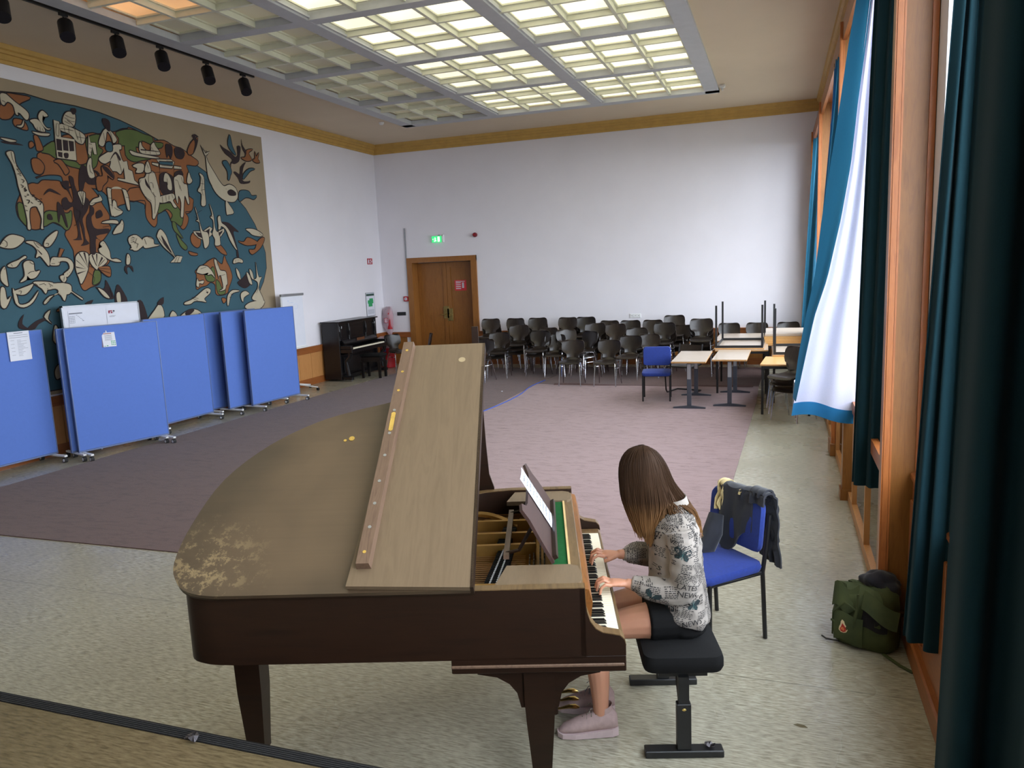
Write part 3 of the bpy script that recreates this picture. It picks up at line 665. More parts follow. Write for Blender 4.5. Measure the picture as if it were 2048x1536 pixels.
# hands: palm, thumb and four bent fingers on the keys
def hand(w, s):
    w = V(w); kn = w+V((-.078, 0, .004))
    body.loft([[(c.x+0, c.y+hy*cos(2*pi*j/12), c.z+hz*sin(2*pi*j/12)) for j in range(12)] for c, hy, hz in
               ((w+V((.02, 0, 0)), .022, .018), (w, .024, .017), (w+V((-.03, 0, .004)), .034, .016), (w+V((-.06, 0, .006)), .038, .015), (kn, .037, .012), (kn+V((-.006, 0, -.002)), .03, .007))])
    for k, (ln, dy, lift) in enumerate(((.074, .034, .0), (.082, .011, .006), (.076, -.012, .010), (.062, -.034, .0))):
        dy *= -s if False else s*-1
        # thumb side of the left hand (s = -1) points to +y
        a = kn+V((.004, dy, .0)); sp = dy*.25
        p1 = a+V((-ln*.42, sp, .010+lift)); p2 = a+V((-ln*.74, sp*1.5, -.004+lift)); p3 = V((a.x-ln*.86, a.y+sp*1.7, max(.757, .765-.002*k)))
        body.tube([a, p1, p2, p3], [.0098, .0090, .0080, .0065], 8)
    th = w+V((-.022, -s*.028, -.002))
    body.tube([w+V((-.005, -s*.012, 0)), th, th+V((-.030, -s*.016, -.008)), th+V((-.052, -s*.012, -.018))], [.013, .0125, .0105, .008], 8)
hand(SH[-1][-1], -1); hand(SH[1][-1], 1)
bo = remeshed(body, 'body', .0042, skin, P_, 3)
# eyes are closed / lowered: dark lash lines
m = MB(); m.M = hd.M
for s in (-1, 1): m.tube([(-.089, s*.020, .020), (-.096, s*.034, .016), (-.085, s*.050, .018)], .0022, 6)
m.build('eyelash', M['inkdark'], P_)
rg = MB(); w = V(SH[1][-1])+V((-.105, .011, .006)); rg.M = Matrix.Translation(w) @ Matrix.Rotation(R_(90), 4, 'Y'); rg.loft([[((.0102+.0012*cos(a))*cos(t), (.0102+.0012*cos(a))*sin(t), .0012*sin(a)) for a in (0, 1.6, 3.1, 4.7)] for t in [2*pi*k/16 for k in range(16)]], closed=True)
rg.build('ring', M['brass'], P_, True)
# shorts
sb = MB()
sb.loft([[(cx+rx*cos(2*pi*j/18), YM+ry*sin(2*pi*j/18), z) for j in range(18)] for cx, z, rx, ry in ((.49, .508, .115, .17), (.49, .53, .13, .185), (.488, .62, .125, .175), (.485, .68, .11, .16))])
for s in (-1, 1): sb.tube([(.50, YM+s*.085, .585), (.42, YM+s*.092, .585), (.315, YM+s*.10, .582)], [.10, .104, .103], 16)
remeshed(sb, 'shorts', .008, M['blackmatt'], P_, 3)
# shirt
sh = MB()
sh.loft([[(cx+rx*cos(2*pi*j/24)+(.012*cos(5*2*pi*j/24) if z < .7 else 0), YM+ry*sin(2*pi*j/24), z+(dz*-cos(2*pi*j/24))) for j in range(24)] for cx, z, rx, ry, dz in
        ((.485, .575, .138, .200, .050), (.485, .60, .142, .203, .045), (.478, .70, .138, .192, .02), (.468, .82, .128, .178, 0), (.465, .93, .122, .182, 0), (.462, 1.01, .112, .185, 0), (.465, 1.06, .088, .165, 0), (.468, 1.095, .060, .09, 0), (.470, 1.12, .050, .060, 0))])
for s in (-1, 1):
    P = spline([SH[s][0], SH[s][1], SH[s][2], SH[s][3], tuple(V(SH[s][4])+V((.025, 0, 0)))], 5); n_ = len(P); R = []
    prof = [(0, .066), (.25, .064), (.48, .066), (.60, .063), (.80, .056), (.9, .047), (.93, .034), (1, .034)]
    for i in range(n_):
        t = i/(n_-1); 
        for a, b in zip(prof, prof[1:]):
            if a[0] <= t <= b[0]: R.append(a[1]+(b[1]-a[1])*(t-a[0])/(b[0]-a[0])); break
    sh.tube(P, R, 16)
def wrinkle(me):
    me.calc_loop_triangles(); N = [v.normal.copy() for v in me.vertices]
    for v, nn in zip(me.vertices, N):
        p = v.co; a = noise.noise(V((p.x*9, p.y*9, p.z*26)))*.007+noise.noise(V((p.x*20, p.y*18, p.z*26+5)))*.003
        v.co = p+nn*a
n = NT('newsprint_shirt_cloth'); co = n.coords(); n.link(n.ramp(n.noise(co, 5, 3), [(.3, lin((126, 118, 110))), (.7, lin((154, 146, 138)))]), n.b.inputs['Base Color'])
n.b.inputs['Roughness'].default_value = .85; n.b.inputs['Sheen Weight'].default_value = .15
shirt = remeshed(sh, 'shirt', .0065, n.m, P_, 3, wrinkle)
# collar band
cb = MB(); cb.loft([[((.468+(.048+q)*cos(2*pi*j/20)), YM+(.058+q)*sin(2*pi*j/20), z+.012*cos(2*pi*j/20)) for j in range(20)] for z, q in ((1.095, .006), (1.135, -.002), (1.14, .004), (1.105, .016))], closed=True)
cb.build('collar', n.m, shirt, True)
# print on the shirt, laid on its surface
bvh = BVHTree.FromPolygons([v.co.copy() for v in shirt.data.vertices], [tuple(p.vertices) for p in shirt.data.polygons])
def decal(mb, vs, fs, org, nrm, up, off=.0020, maxd=.5):
    nrm = V(nrm).normalized(); up = V(up); up = (up-nrm*up.dot(nrm)).normalized(); rt = up.cross(nrm); out = []; ok = []
    for x, y, *_ in vs:
        q = V(org)+rt*x+up*y; h = bvh.ray_cast(q, -nrm, maxd); ok.append(h[0] is not None); out.append(tuple(h[0]+h[1]*off) if h[0] is not None else tuple(q))
    mb.add(out, [f for f in fs if all(ok[i] for i in f) and max((V(out[f[0]])-V(out[i])).length for i in f) < .05])
pr = MB()
big = [('LATEST', .042, 0, 1), ('NEWS', .042, -.036, 1)]
def words(org, nrm, up, items):
    for body_, size, dy, _ in items:
        vs, fs = text_mb(body_, size); decal(pr, [(x, y+dy) for x, y, *_ in vs], fs, org, nrm, up, .0042)
ny = (.15, -1, .15)
tl = lambda a: (sin(R_(a)), 0, cos(R_(a)))
words((.515, .2, .83), ny, tl(12), [('LATEST', .034, 0, 1), ('NEWS', .036, -.034, 1)])
words((.40, .2, .90), ny, tl(22), [('LATEST', .030, 0, 1), ('NEWS', .030, -.03, 1)])
words((.545, .2, .64), ny, tl(-8), [('NEWS', .034, 0, 1)])
words((.40, .2, .70), ny, tl(10), [('CO', .036, 0, 1)])
words((.47, .2, 1.03), ny, tl(35), [('NEWS', .026, 0, 1)])
words((.47, YM-.12, 1.5), (0, -.1, 1), (1, 0, 0), [('LATEST NEWS', .026, 0, 1)])
words((.33, YM-.19, 1.2), (0, -.5, 1), (0, 1, .5), [('NEWS', .026, 0, 1)])
# columns of small print: short broken lines
rnd = random.Random(3)
def column(cx, cz, wd, ht, ang, view='side', sz=.0035, gap=.0095):
    ca, sa = cos(R_(ang)), sin(R_(ang)); y = 0
    while y < ht:
        x = 0
        while x < wd:
            L_ = rnd.uniform(.004, .014); L_ = min(L_, wd-x)
            if rnd.random() < .92 and L_ > .002:
                q = [(x, y), (x+L_, y), (x+L_, y+sz), (x, y+sz)]; q = [((a-wd/2)*ca-(b-ht/2)*sa, (a-wd/2)*sa+(b-ht/2)*ca) for a, b in q]
                if view == 'side': decal(pr, q, [(0, 1, 2, 3)], (cx, .1, cz), (.1, -1, .1), (0, 0, 1))
                elif view == 'top': decal(pr, q, [(0, 1, 2, 3)], (cx, cz, 1.3), (0, -.25, 1), (1, 0, 0))
                elif view == 'back': decal(pr, q, [(0, 1, 2, 3)], (.9, cx, cz), (1, -.2, .2), (0, 0, 1))
                elif view == 'far2': decal(pr, q, [(0, 1, 2, 3)], (cx, .70, cz), (0, -1, .2), (0, 0, 1))
                elif view == 'far': decal(pr, q, [(0, 1, 2, 3)], (cx, 1.1, cz), (0, 1, .1), (0, 0, 1))
            x += L_+.004
        y += gap
taken = [(.515, .815, .10, .05), (.40, .885, .08, .045), (.545, .64, .06, .03), (.40, .70, .04, .03)]
for view, (c0, c1), (d0, d1), n_ in (('side', (.27, .60), (.55, 1.08), 120), ('top', (.22, .56), (.40, .90), 60), ('back', (.48, .84), (.54, 1.06), 60), ('far2', (.235, .40), (.755, .84), 16)):
    placed = []
    for _ in range(n_*9):
        cx, cz = rnd.uniform(c0, c1), rnd.uniform(d0, d1)
        if view == 'side' and any(abs(cx-q[0]) < q[2]*.5+.015 and abs(cz-q[1]) < q[3]+.005 for q in taken): continue
        if any(abs(cx-q[0]) < .044 and abs(cz-q[1]) < .038 for q in placed): continue
        placed.append((cx, cz)); 
        if len(placed) > n_: break
        column(cx, cz, rnd.uniform(.04, .06), rnd.uniform(.035, .05), rnd.choice((-18, -10, 0, 8, 15, 30, 75, 88)), view, sz=.0032, gap=.0078)
pr.build('printed_text', mat('black_newsprint_ink', (28, 27, 30), .85), shirt, kind='stuff')
bf = MB(); bl_ = MB()
wing = [(0, 0), (.008, .018), (.026, .028), (.034, .018), (.030, .006), (.018, 0), (.026, -.010), (.022, -.022), (.010, -.020), (.002, -.008)]
def butterfly(org, nrm, up, s=1.0):
    for sg in (1, -1):
        n_ = len(wing); vs = [(0.009*sg*s, 0.0)]+[(x*sg*s, y*s) for x, y in wing]; decal(bf, vs, [(0, i+1, (i+1) % n_+1) for i in range(n_)], org, nrm, up, .0016)
        for k in range(1, 9, 1):
            x, y = wing[k]; w_ = .0007
            decal(bl_, [(.004*sg*s, 0), (x*.85*sg*s-w_, y*.85*s), (x*.85*sg*s+w_, y*.85*s+w_)], [(0, 1, 2)], org, nrm, up, .0022)
    decal(bl_, [(-.0015, -.02*s), (.0015, -.02*s), (.001, .022*s), (-.001, .022*s)], [(0, 1, 2, 3)], org, nrm, up, .0024)
for o_, nm_, u_, s_ in (((.50, .1, 1.0), ny, tl(20), 1.1), ((.45, .1, .73), ny, tl(-15), 1.2), ((.365, .1, .80), ny, tl(30), 1.1), ((.36, .1, .735), ny, tl(-40), 1.0), ((.568, .1, .74), ny, tl(10), 1.0), ((.48, .1, .60), ny, tl(60), 1.0), ((.555, .1, .61), ny, tl(-20), .9), ((.44, YM, 1.4), (0, 0, 1), (1, .2, 0), 1.0), ((.9, .62, .87), (1, -.2, .2), (0, .2, 1), 1.2), ((.27, YM-.18, 1.0), (0, -.4, 1), (1, 0, 0), .8)):
    butterfly(o_, nm_, u_, s_)
bf.build('butterfly_print', mat('dark_teal_ink', (12, 30, 34), .8), shirt, kind='stuff'); bl_.build('butterfly_veins', mat('pale_teal_ink', (48, 92, 92), .8), shirt, kind='stuff')
# hair
n = NT('brown_hair'); tc = n.new('TexCoord'); sp = n.new('SeparateXYZ'); n.link(tc.outputs['Object'], sp.inputs[0])
co = n.coords((60, 60, 3)); f = n.noise(co, 3, 3)
base = n.ramp(sp.outputs['Z'], [(.0, lin((150, 112, 72))), (.25, lin((150, 112, 72))), (.5, lin((84, 58, 38))), (1.0, lin((66, 46, 33)))])
mr = n.new('MapRange'); mr.inputs['From Min'].default_value = .93; mr.inputs['From Max'].default_value = 1.36; n.link(sp.outputs['Z'], mr.inputs[0])
base = n.ramp(mr.outputs[0], [(.0, lin((150, 112, 72))), (.25, lin((118, 84, 52))), (.5, lin((62, 43, 29))), (1.0, lin((56, 39, 27)))])
n.link(n.mix(.35, base, n.mix(1, base, n.ramp(f, [(.3, (.25, .25, .25, 1)), (.7, (1, 1, 1, 1))]), 'MULTIPLY')), n.b.inputs['Base Color']); n.b.inputs['Roughness'].default_value = .6; n.b.inputs['Specular IOR Level'].default_value = .08
hair = n.m
PF = [(.315, 1.395), (.25, 1.375), (.212, 1.315), (.207, 1.23), (.222, 1.13), (.258, 1.04), (.285, .99)]
PS = [(.325, 1.395), (.325, 1.385), (.33, 1.335), (.335, 1.24), (.34, 1.13), (.345, 1.02), (.345, .945)]
PB = [(.335, 1.392), (.385, 1.365), (.428, 1.305), (.465, 1.215), (.515, 1.14), (.552, 1.06), (.575, .99)]
PY_ = [.0, .052, .083, .093, .089, .078, .064]
def hp(ph, i, sc, wv=0):
    c_, s_ = cos(ph), sin(ph); f_, b_ = max(0, -c_)**1.3, max(0, c_)**1.3; k = max(0, 1-f_-b_)
    tt = f_+b_+k; x = (f_*PF[i][0]+b_*PB[i][0]+k*PS[i][0])/tt; z = (f_*PF[i][1]+b_*PB[i][1]+k*PS[i][1])/tt; y = PY_[i]*s_
    z0 = 1.24; return V((.335+(x-.335)*sc, YM+y*sc, z0+(z-z0)*(sc if z > z0 else 1)))
def outside(p, d=.007):
    h = bvh.find_nearest(p)
    if h[0] is not None:
        q = p-h[0]
        if q.dot(h[1]) < d and q.length < .09: return h[0]+h[1]*d
    return p
hs = MB()
hs.loft([[tuple(hp(2*pi*j/28, i, .955)) if i < 4 else tuple(outside(hp(2*pi*j/28, i, .93))) for j in range(28)] for i in range(6)])
rnd = random.Random(11)
for k in range(1500):
    ph = rnd.uniform(0, 2*pi); sc = rnd.uniform(.95, 1.01); P = []; ex = rnd.uniform(-.25, .25); wz = rnd.uniform(-.03, .02)
    n0 = 1 if rnd.random() < .5 else 0
    for i in range(n0, 7):
        w_ = max(0, i-2)*.0045; q = hp(ph+ex*(i/6)**2*.5, i, sc+(.0 if i < 4 else rnd.uniform(-.05, .03)))
        q = q+V((noise.noise(V((ph*2, sc*60, i*.8)))*w_, noise.noise(V((ph*2+9, sc*60, i*.8)))*w_, wz*(i/6)**3))
        if cos(ph) > 0: q.y += .018*cos(ph)*max(0, i-2)/4
        if i >= 4 and cos(ph) > -.1: q = outside(q, .006+.010*rnd.random())
        P.append(q)
    S = spline(P, 3); r = rnd.uniform(.0016, .0030); n_ = len(S)
    hs.tube(S, [r*(.6 if i == 0 else 1 if i < n_*.75 else 1-.85*(i-n_*.75)/(n_*.25)) for i in range(n_)], 4)
hs.build('hair', hair, P_, True)
# shoes
so = mat('dusty_pink_knit', (176, 150, 146), .8, var=.1, scale=40); sl = mat('pale_pink_sole', (200, 178, 178), .6)
for s, ax, ay, z0, tz in ((-1, .085, .545, 0, 0), (1, .09, .738, .0, 0)):
    u = MB(); T = Matrix.Translation((ax, ay, z0)) @ Matrix.Rotation(R_(-4*s), 4, 'Z'); u.M = T
    sec = [(-.205, .012, .034, .028), (-.18, .034, .060, .030), (-.13, .045, .080, .034), (-.08, .046, .100, .040), (-.03, .045, .124, .046), (.0, .046, .136, .05), (.035, .046, .140, .05), (.06, .040, .130, .05), (.078, .024, .10, .05)]
    u.loft([[(x, w_*cos(a), .022+(h-.022)*(.5+.5*sin(a)) if sin(a) > -1 else 0) for a in [2*pi*j/14 for j in range(14)]] for x, w_, h, _ in sec])
    sho = u.build('shoe', so, P_, True)
    u = MB(); u.M = T; u.loft([[(x, w_*sy, z) for sy, z in ((-1, .004), (1, .004), (1.04, zz), (-1.04, zz))] for x, w_, zz in ((-.212, .012, .030), (-.19, .036, .028), (-.13, .046, .030), (-.06, .044, .034), (.0, .042, .040), (.05, .042, .044), (.080, .030, .046))]); u.build('sole', sl, sho)
    u = MB(); u.M = T
    u.loft([[((.036*cos(a))+.018, .036*sin(a), z+.012*cos(a)) for a in [2*pi*j/16 for j in range(16)]] for z in (.118, .148)] , caps=False); 
    u.build('ankle_collar', so, sho)
    u = MB(); u.M = T
    for k in range(5): x = -.115+k*.022; z = .078+k*.011; u.tube([(x, -.026, z-.006), (x+.004, 0, z+.006), (x, .026, z-.006)], .0028, 6)
    u.tube([(-.03, 0, .125), (-.05, -.02, .145), (-.065, -.03, .125)], .0022, 5).tube([(-.03, 0, .125), (-.045, .02, .15), (-.06, .035, .13)], .0022, 5)
    u.build('laces', M['ink'] if s > 0 else mat('grey_lace', (120, 112, 100), .8), sho)
# ================================================================ BLUE UPHOLSTERED CHAIRS
M['blue'] = mat('royal_blue_upholstery', (26, 50, 128), .85, var=.1, scale=60, sheen=.08)
def blue_chair(label, loc, rz):
    t = thing('upholstered_chair', label, 'chair', loc, rz, None)
    c = MB(); c.loft([rr(.19, .175, .425, .05), rr(.225, .215, .43, .06), rr(.232, .222, .455, .06), rr(.225, .215, .478, .06), rr(.17, .16, .488, .05)])
    c.v = [(x, y-.01, z+(-.018*max(0, (-y-.12))/.1)) for x, y, z in c.v]; c.build('seat', M['blue'], t, True)
    b = MB(); o = rr(.225, .155, 0, .05)
    def bk(x, z, y): return (x, .215+.03*(z/.3)-.03*(1-(x/.225)**2)*0+.02*(x/.225)**2*-1+y, .69+z)
    b.loft([[bk(x*q, z*q, yy) for x, z, _ in o] for yy, q in ((-.028, .82), (-.022, .96), (-.005, 1), (.012, .97), (.016, .9))]); b.build('backrest', M['blue'], t, True)
    for s in (-1, 1):
        MB().tube([(s*.215, -.19, 0), (s*.215, -.19, .42)], .013, 8).build('leg', M['black'], t)
        MB().tube([(s*.215, .225, 0), (s*.215, .20, .42), (s*.215, .225, .56), (s*.215, .25, .76)], .013, 8).build('leg', M['black'], t)
    MB().tube([(-.215, -.19, .415), (.215, -.19, .415), (.215, .20, .415), (-.215, .20, .415), (-.215, -.19, .415)], .012, 8).build('seat_frame', M['black'], t)
    return t
nc = blue_chair('blue upholstered chair with a dark jacket over its back, behind the seated woman', (-.365, 4.475, 0), R_(-45.5))
blue_chair('empty blue upholstered chair facing the piano, left of the pale tables', (-1.86, 12.33, .010), R_(6))
# threads hanging below the near chair
# jacket over the near chair: draped sheet
jm = NT('navy_jacket_cloth'); co = jm.coords(); jm.link(jm.ramp(jm.noise(co, 9, 3), [(.3, lin((20, 22, 30))), (.7, lin((32, 34, 44)))]), jm.b.inputs['Base Color']); jm.b.inputs['Roughness'].default_value = .9; jm.b.inputs['Sheen Weight'].default_value = .2
J = thing('jacket', 'navy and cream jacket hanging over the back of the near blue chair', 'jacket', (-.365, 4.475, 0), R_(-45.5))
def drape(x0, x1, f0, f1, lift, th=.012, seed=0, wf=1):
    # u across the back, v from the front hem over the top edge to the back hem
    def fn(u, v):
        x = x0+(x1-x0)*u; ztop = .862+lift
        L1 = f0(u); L2 = f1(u); tot = L1+L2+.09; d = v*tot
        nz = noise.noise(V((u*4+seed, v*5, 1)))*.018*wf+.012*sin(u*13+seed)*wf*(abs(v-.45)*2)
        if d < L1: z = ztop-(L1-d); y = .165+(z-.55)*.09-.012+nz-(.10*max(0, .50-z) if z < .5 else 0)*0
        elif d < L1+.09: a = (d-L1)/.09*pi; z = ztop+.028*sin(a); y = .222-.045*cos(a)+nz*.3
        else: z = ztop-(d-L1-.09); y = .275+.03*(ztop-z)/.4+abs(nz)*1.4
        return (x+noise.noise(V((v*3, seed, u*2)))*.02, y, z)
    return MB().grid(fn, 14, 34, th)
drape(-.13, .15, lambda u: .30+.08*sin(u*5), lambda u: .34+.03*sin(u*7), .006, seed=2).build('body', jm.m, J, True)
drape(.06, .245, lambda u: .05, lambda u: .40+.05*u, .014, seed=5).build('sleeve', jm.m, J, True)
drape(.13, .235, lambda u: .02, lambda u: .30, .03, seed=8).build('sleeve', jm.m, J, True)
cream = mat('cream_jersey', (190, 170, 120), .85, sheen=.2)
drape(-.155, -.10, lambda u: .16, lambda u: .02, .012, seed=9).build('cream_band', cream, J, True)
MB().tube([(-.10, .12, .66), (-.11, .10, .56), (-.115, .06, .50)], [.022, .028, .024], 10).build('cream_cuff', cream, J, True)
MB().tube([(-.10, .125, .70), (-.08, .08, .60), (-.08, .04, .52), (-.10, -.02, .505)], [.045, .06, .055, .035], 12).build('sleeve', jm.m, J, True)
MB().tube([(-.10, .0, .512), (-.13, -.045, .507)], [.034, .026], 12).build('cream_cuff', cream, J, True)
drape(.02, .07, lambda u: .01, lambda u: .36, .0, seed=1).build('cream_lining', cream, J, True)

# ================================================================ PLYWOOD CHAIRS
pw = NT('dark_plywood'); co = pw.coords((14, 2, 2)); f = pw.noise(co, 4, 5, .6, .8)
oi = pw.new('ObjectInfo'); pw.link(pw.mix(oi.outputs['Random'], pw.ramp(f, [(.3, lin((20, 17, 15))), (.7, lin((36, 30, 26)))]), pw.ramp(f, [(.3, lin((32, 25, 21))), (.7, lin((54, 43, 35)))])), pw.b.inputs['Base Color'])
pw.b.inputs['Roughness'].default_value = .33; pw.b.inputs['Specular IOR Level'].default_value = .5; PW = pw.m
prof_s = [(-.235, .415, .175), (-.215, .435, .195), (-.15, .448, .205), (-.05, .442, .207), (.05, .438, .202), (.12, .445, .18), (.165, .465, .135), (.19, .50, .115)]
prof_b = [(.19, .50, .115), (.205, .54, .115), (.215, .575, .135), (.225, .61, .195), (.237, .66, .215), (.25, .72, .218), (.262, .775, .21), (.268, .805, .19), (.270, .818, .15)]
def shell(prof, back):
    m = MB(); n_ = len(prof)-1
    def fn(u, v):
        t = v*n_; i = min(int(t), n_-1); q = t-i; y, z, h = (prof[i][k]*(1-q)+prof[i+1][k]*q for k in range(3)); w_ = (u-.5)*2
        return (w_*h, y-(.045*w_*w_ if back else 0), z+(0 if back else .012*w_*w_))
    return m.grid(fn, 8, n_*2, .011)
def ply_chair():
    t = thing('school_chair', 'x', 'chair')
    shell(prof_s, False).build('seat', PW, t, True); shell(prof_b, True).build('backrest', PW, t, True)
    for s in (-1, 1):
        MB().tube([(s*.205, -.20, 0), (s*.185, -.165, .36), (s*.178, -.145, .412), (s*.165, -.09, .428)], .0105, 7).build('leg', M['chrome'], t, True)
        MB().tube([(s*.215, .235, 0), (s*.185, .13, .36), (s*.175, .11, .41), (s*.165, .06, .428)], .0105, 7).build('leg', M['chrome'], t, True)
        m = MB().tube([(s*.165, -.10, .427), (s*.165, .07, .427)], .0105, 7)
        m.tube([(s*.19, -.17, .33), (s*.235, -.10, .335), (s*.235, .08, .335), (s*.19, .135, .33)], .007, 6); m.build('side_rail', M['chrome'], t, True)
    MB().tube([(-.165, -.05, .424), (.165, -.05, .424)], .009, 6).tube([(-.165, .05, .424), (.165, .05, .424)], .009, 6).build('cross_rail', M['chrome'], t)
    return t
pc0 = ply_chair(); pc_used = [False]
def chair(x, y, z, rz, label, group=None):
    if not pc_used[0]:
        pc_used[0] = True; pc0.location = (x, y, z); pc0.rotation_euler = (0, 0, rz); tag(pc0, label, None, group); return pc0
    return dup(pc0, (x, y, z), rz, label, group)
LV = {1: [''], 2: ['bottom chair', 'top chair'], 3: ['bottom chair', 'middle chair', 'top chair'], 4: ['bottom chair', 'second chair up', 'third chair up', 'top chair']}
def stack(x, y, n, rz, desc, zb=.0095):
    for k in range(n):
        rx, ry = sin(rz)*.045*k, -cos(rz)*.045*k
        lab = (LV[n][k]+' of '+desc) if n > 1 else desc.replace('single chair', 'school chair')
        chair(x+rx, y+ry, zb+k*.092, rz, 'dark plywood '+lab, 'dark plywood school chairs')
D = R_
stack(-3.66, 13.72, 1, D(3), 'single chair, left of two at the front by the carpet edge')
stack(-2.98, 13.72, 1, D(-2), 'single chair, right of two at the front by the carpet edge')
stack(-5.42, 14.55, 2, D(8), 'the front stack nearest the double door')
stack(-4.66, 14.85, 2, D(-4), 'the front stack with a bluish reflection, second from the door')
stack(-5.62, 14.05, 1, D(-10), 'chair half hidden behind the raised lid of the grand piano')
stack(-4.30, 14.85, 1, D(12), 'single chair between the second front stack and the front pair')
stack(-5.22, 15.25, 3, D(4), 'the second-row stack nearest the double door')
stack(-4.70, 15.55, 2, D(-6), 'the second-row stack second from the door')
stack(-4.05, 15.0, 2, D(28), 'the turned stack behind the front pair, left one')
stack(-3.62, 14.62, 2, D(-32), 'the turned stack behind the front pair, right one')
stack(-3.60, 15.45, 3, D(6), 'the second-row stack in front of the tallest stacks')
stack(-3.14, 15.2, 3, D(-5), 'the second-row stack fourth from the door')
stack(-2.68, 15.2, 2, D(8), 'the second-row stack behind the empty blue chair, left one')
stack(-2.72, 14.5, 1, D(-3), 'single chair just left of the empty blue chair')
stack(-2.38, 14.75, 1, D(5), 'single chair directly behind the empty blue chair')
stack(-2.17, 15.35, 3, D(-4), 'the second-row stack behind the empty blue chair, right one')
stack(-1.90, 15.75, 2, D(-15), 'the low stack pushed behind the last second-row stack')
stack(-1.40, 15.0, 4, D(2), 'the tall stack standing alone left of the stacked tables')
for i, (x, n_, a) in enumerate(((-6.15, 4, 6), (-5.58, 4, -4), (-5.05, 4, 5), (-4.36, 4, -3), (-3.95, 4, 4), (-3.46, 3, -6), (-2.98, 3, 3), (-2.52, 3, -4), (-2.05, 4, 5))):
    nm = ['first', 'second', 'third', 'fourth', 'fifth', 'sixth', 'seventh', 'eighth', 'ninth'][i]
    stack(x, 16.05+.02*(i % 3), n_, D(a), '%s back-row stack from the door' % nm)
stack(-.95, 16.15, 2, D(3), 'the back-row stack behind the left pile of tables', 0)
stack(-.42, 16.15, 2, D(-4), 'the back-row stack behind the upturned table legs', 0)
stack(.20, 16.2, 2, D(2), 'the back-row stack nearest the window curtains', 0)
stack(.20, 10.98, 3, D(-35), 'the near stack beside the wooden table and the white curtain', 0)
stack(-8.25, 15.55, 1, D(60), 'chair behind the black piano stool beside the red bin', 0)
stack(-7.75, 15.75, 1, D(-60), 'chair in front of the panelling left of the double door', 0)

# ================================================================ TABLES
M['top'] = mat('pale_table_laminate', (184, 168, 150), .25, var=.03)
M['topoak'] = wood('oak_table_laminate', (205, 160, 100), (190, 142, 84), .3, axis=1)
M['edge'] = mat('beech_edge', (175, 130, 80), .5)
M['tleg'] = mat('grey_steel_leg', (70, 74, 84), .4, .3)
def slab(t, w_, l, z, top, name='tabletop'):
    o = MB().box(-w_/2, w_/2, -l/2, l/2, z-.026, z-.002, .004).build(name, M['edge'], t)
    MB().box(-w_/2+.002, w_/2-.002, -l/2+.002, l/2-.002, z-.002, z, .0005).build('laminate', top, o); return o
def t_table(label, loc, rz, l=1.38, w_=.51):
    t = thing('t_leg_table', label, 'table', loc, rz, 'pale tables with T-shaped feet')
    slab(t, w_, l, .73, M['top'])
    for s in (-1, 1):
        y = s*(l/2-.12)
        lg = MB().box(-.032, .032, y-.02, y+.02, .03, .70, .004).build('leg', M['tleg'], t)
        MB().box(-.026, .026, y-.022-.002, y-.022, .45, .68).build('leg_sleeve', M['steel'], lg)
        m = MB(); o = [(-.24, 0), (.24, 0), (.24, .018), (.03, .042), (-.03, .042), (-.24, .018)]
        m.loft([[(x, y-.025, z) for x, z in o], [(x, y+.025, z) for x, z in o]]); m.build('foot', M['tleg'], t)
    MB().box(-.02, .02, -l/2+.12, l/2-.12, .66, .70).build('beam', M['tleg'], t)
t_table('pale table with T-shaped feet, left of two, beside the empty blue chair', (-1.27, 12.18, .010), R_(.5))
t_table('pale reflective table with T-shaped feet, right of two', (-.68, 12.47, .010), R_(-.8), 1.48)
def leg_table(label, loc, rz, w_, l, top, up=True, z0=0.0):
    """four-legged steel table; up = False is the same table lying upside down"""
    t = thing('four_leg_table', label, 'table', (loc[0], loc[1], z0), rz, 'tables piled up by the windows')
    s_ = 1 if up else -1; base = 0 if up else .73
    Z = lambda z: z if up else .73-z
    o = MB().box(-w_/2, w_/2, -l/2, l/2, *sorted((Z(.706), Z(.728))), .003).build('tabletop', M['edge'], t)
    MB().box(-w_/2+.002, w_/2-.002, -l/2+.002, l/2-.002, *sorted((Z(.728), Z(.73)))).build('laminate', top, o)
    if not up: MB().box(-w_/2+.01, w_/2-.01, -l/2+.01, l/2-.01, .0242, .0252).build('underside', M['top'], o)
    i = .035
    for sx in (-1, 1):
        for sy in (-1, 1):
            x, y = sx*(w_/2-i), sy*(l/2-i); MB().box(x-.016, x+.016, y-.016, y+.016, *sorted((Z(0), Z(.705)))).build('leg', M['black'], t)
    m = MB()
    for sy in (-1, 1): m.box(-w_/2+i, w_/2-i, sy*(l/2-i)-.012, sy*(l/2-i)+.012, *sorted((Z(.665), Z(.705))))
    for sx in (-1, 1): m.box(sx*(w_/2-i)-.012, sx*(w_/2-i)+.012, -l/2+i, l/2-i, *sorted((Z(.665), Z(.705))))
    m.build('apron', M['black'], t); return t
leg_table('pale table under the left pile, nearer of the two lower tables', (-.58, 13.66, 0), R_(1), .84, 1.36, M['top'], True, .0095)
leg_table('upturned table with its legs in the air on the left pile', (-.60, 13.68, 0), R_(-1), .80, 1.30, M['top'], False, .741)
leg_table('pale table behind the upturned table on the left pile', (-.66, 15.18, 0), R_(0), .90, 1.40, M['top'], True, .0095)
leg_table('light wood table standing in front of the near chair stack by the window', (.14, 11.72, 0), R_(-4), .70, .92, M['topoak'], True, 0)
leg_table('wooden table under the right pile beside the curtains', (.27, 12.85, 0), R_(0), .72, 1.30, M['topoak'], True, 0)
leg_table('upturned wooden table with legs in the air on the right pile', (.26, 12.80, 0), R_(1), .70, 1.25, M['topoak'], False, .7315)
leg_table('wooden table at the back of the right pile under a flat white tabletop', (.16, 14.45, 0), R_(0), .72, 1.20, M['topoak'], True, 0)
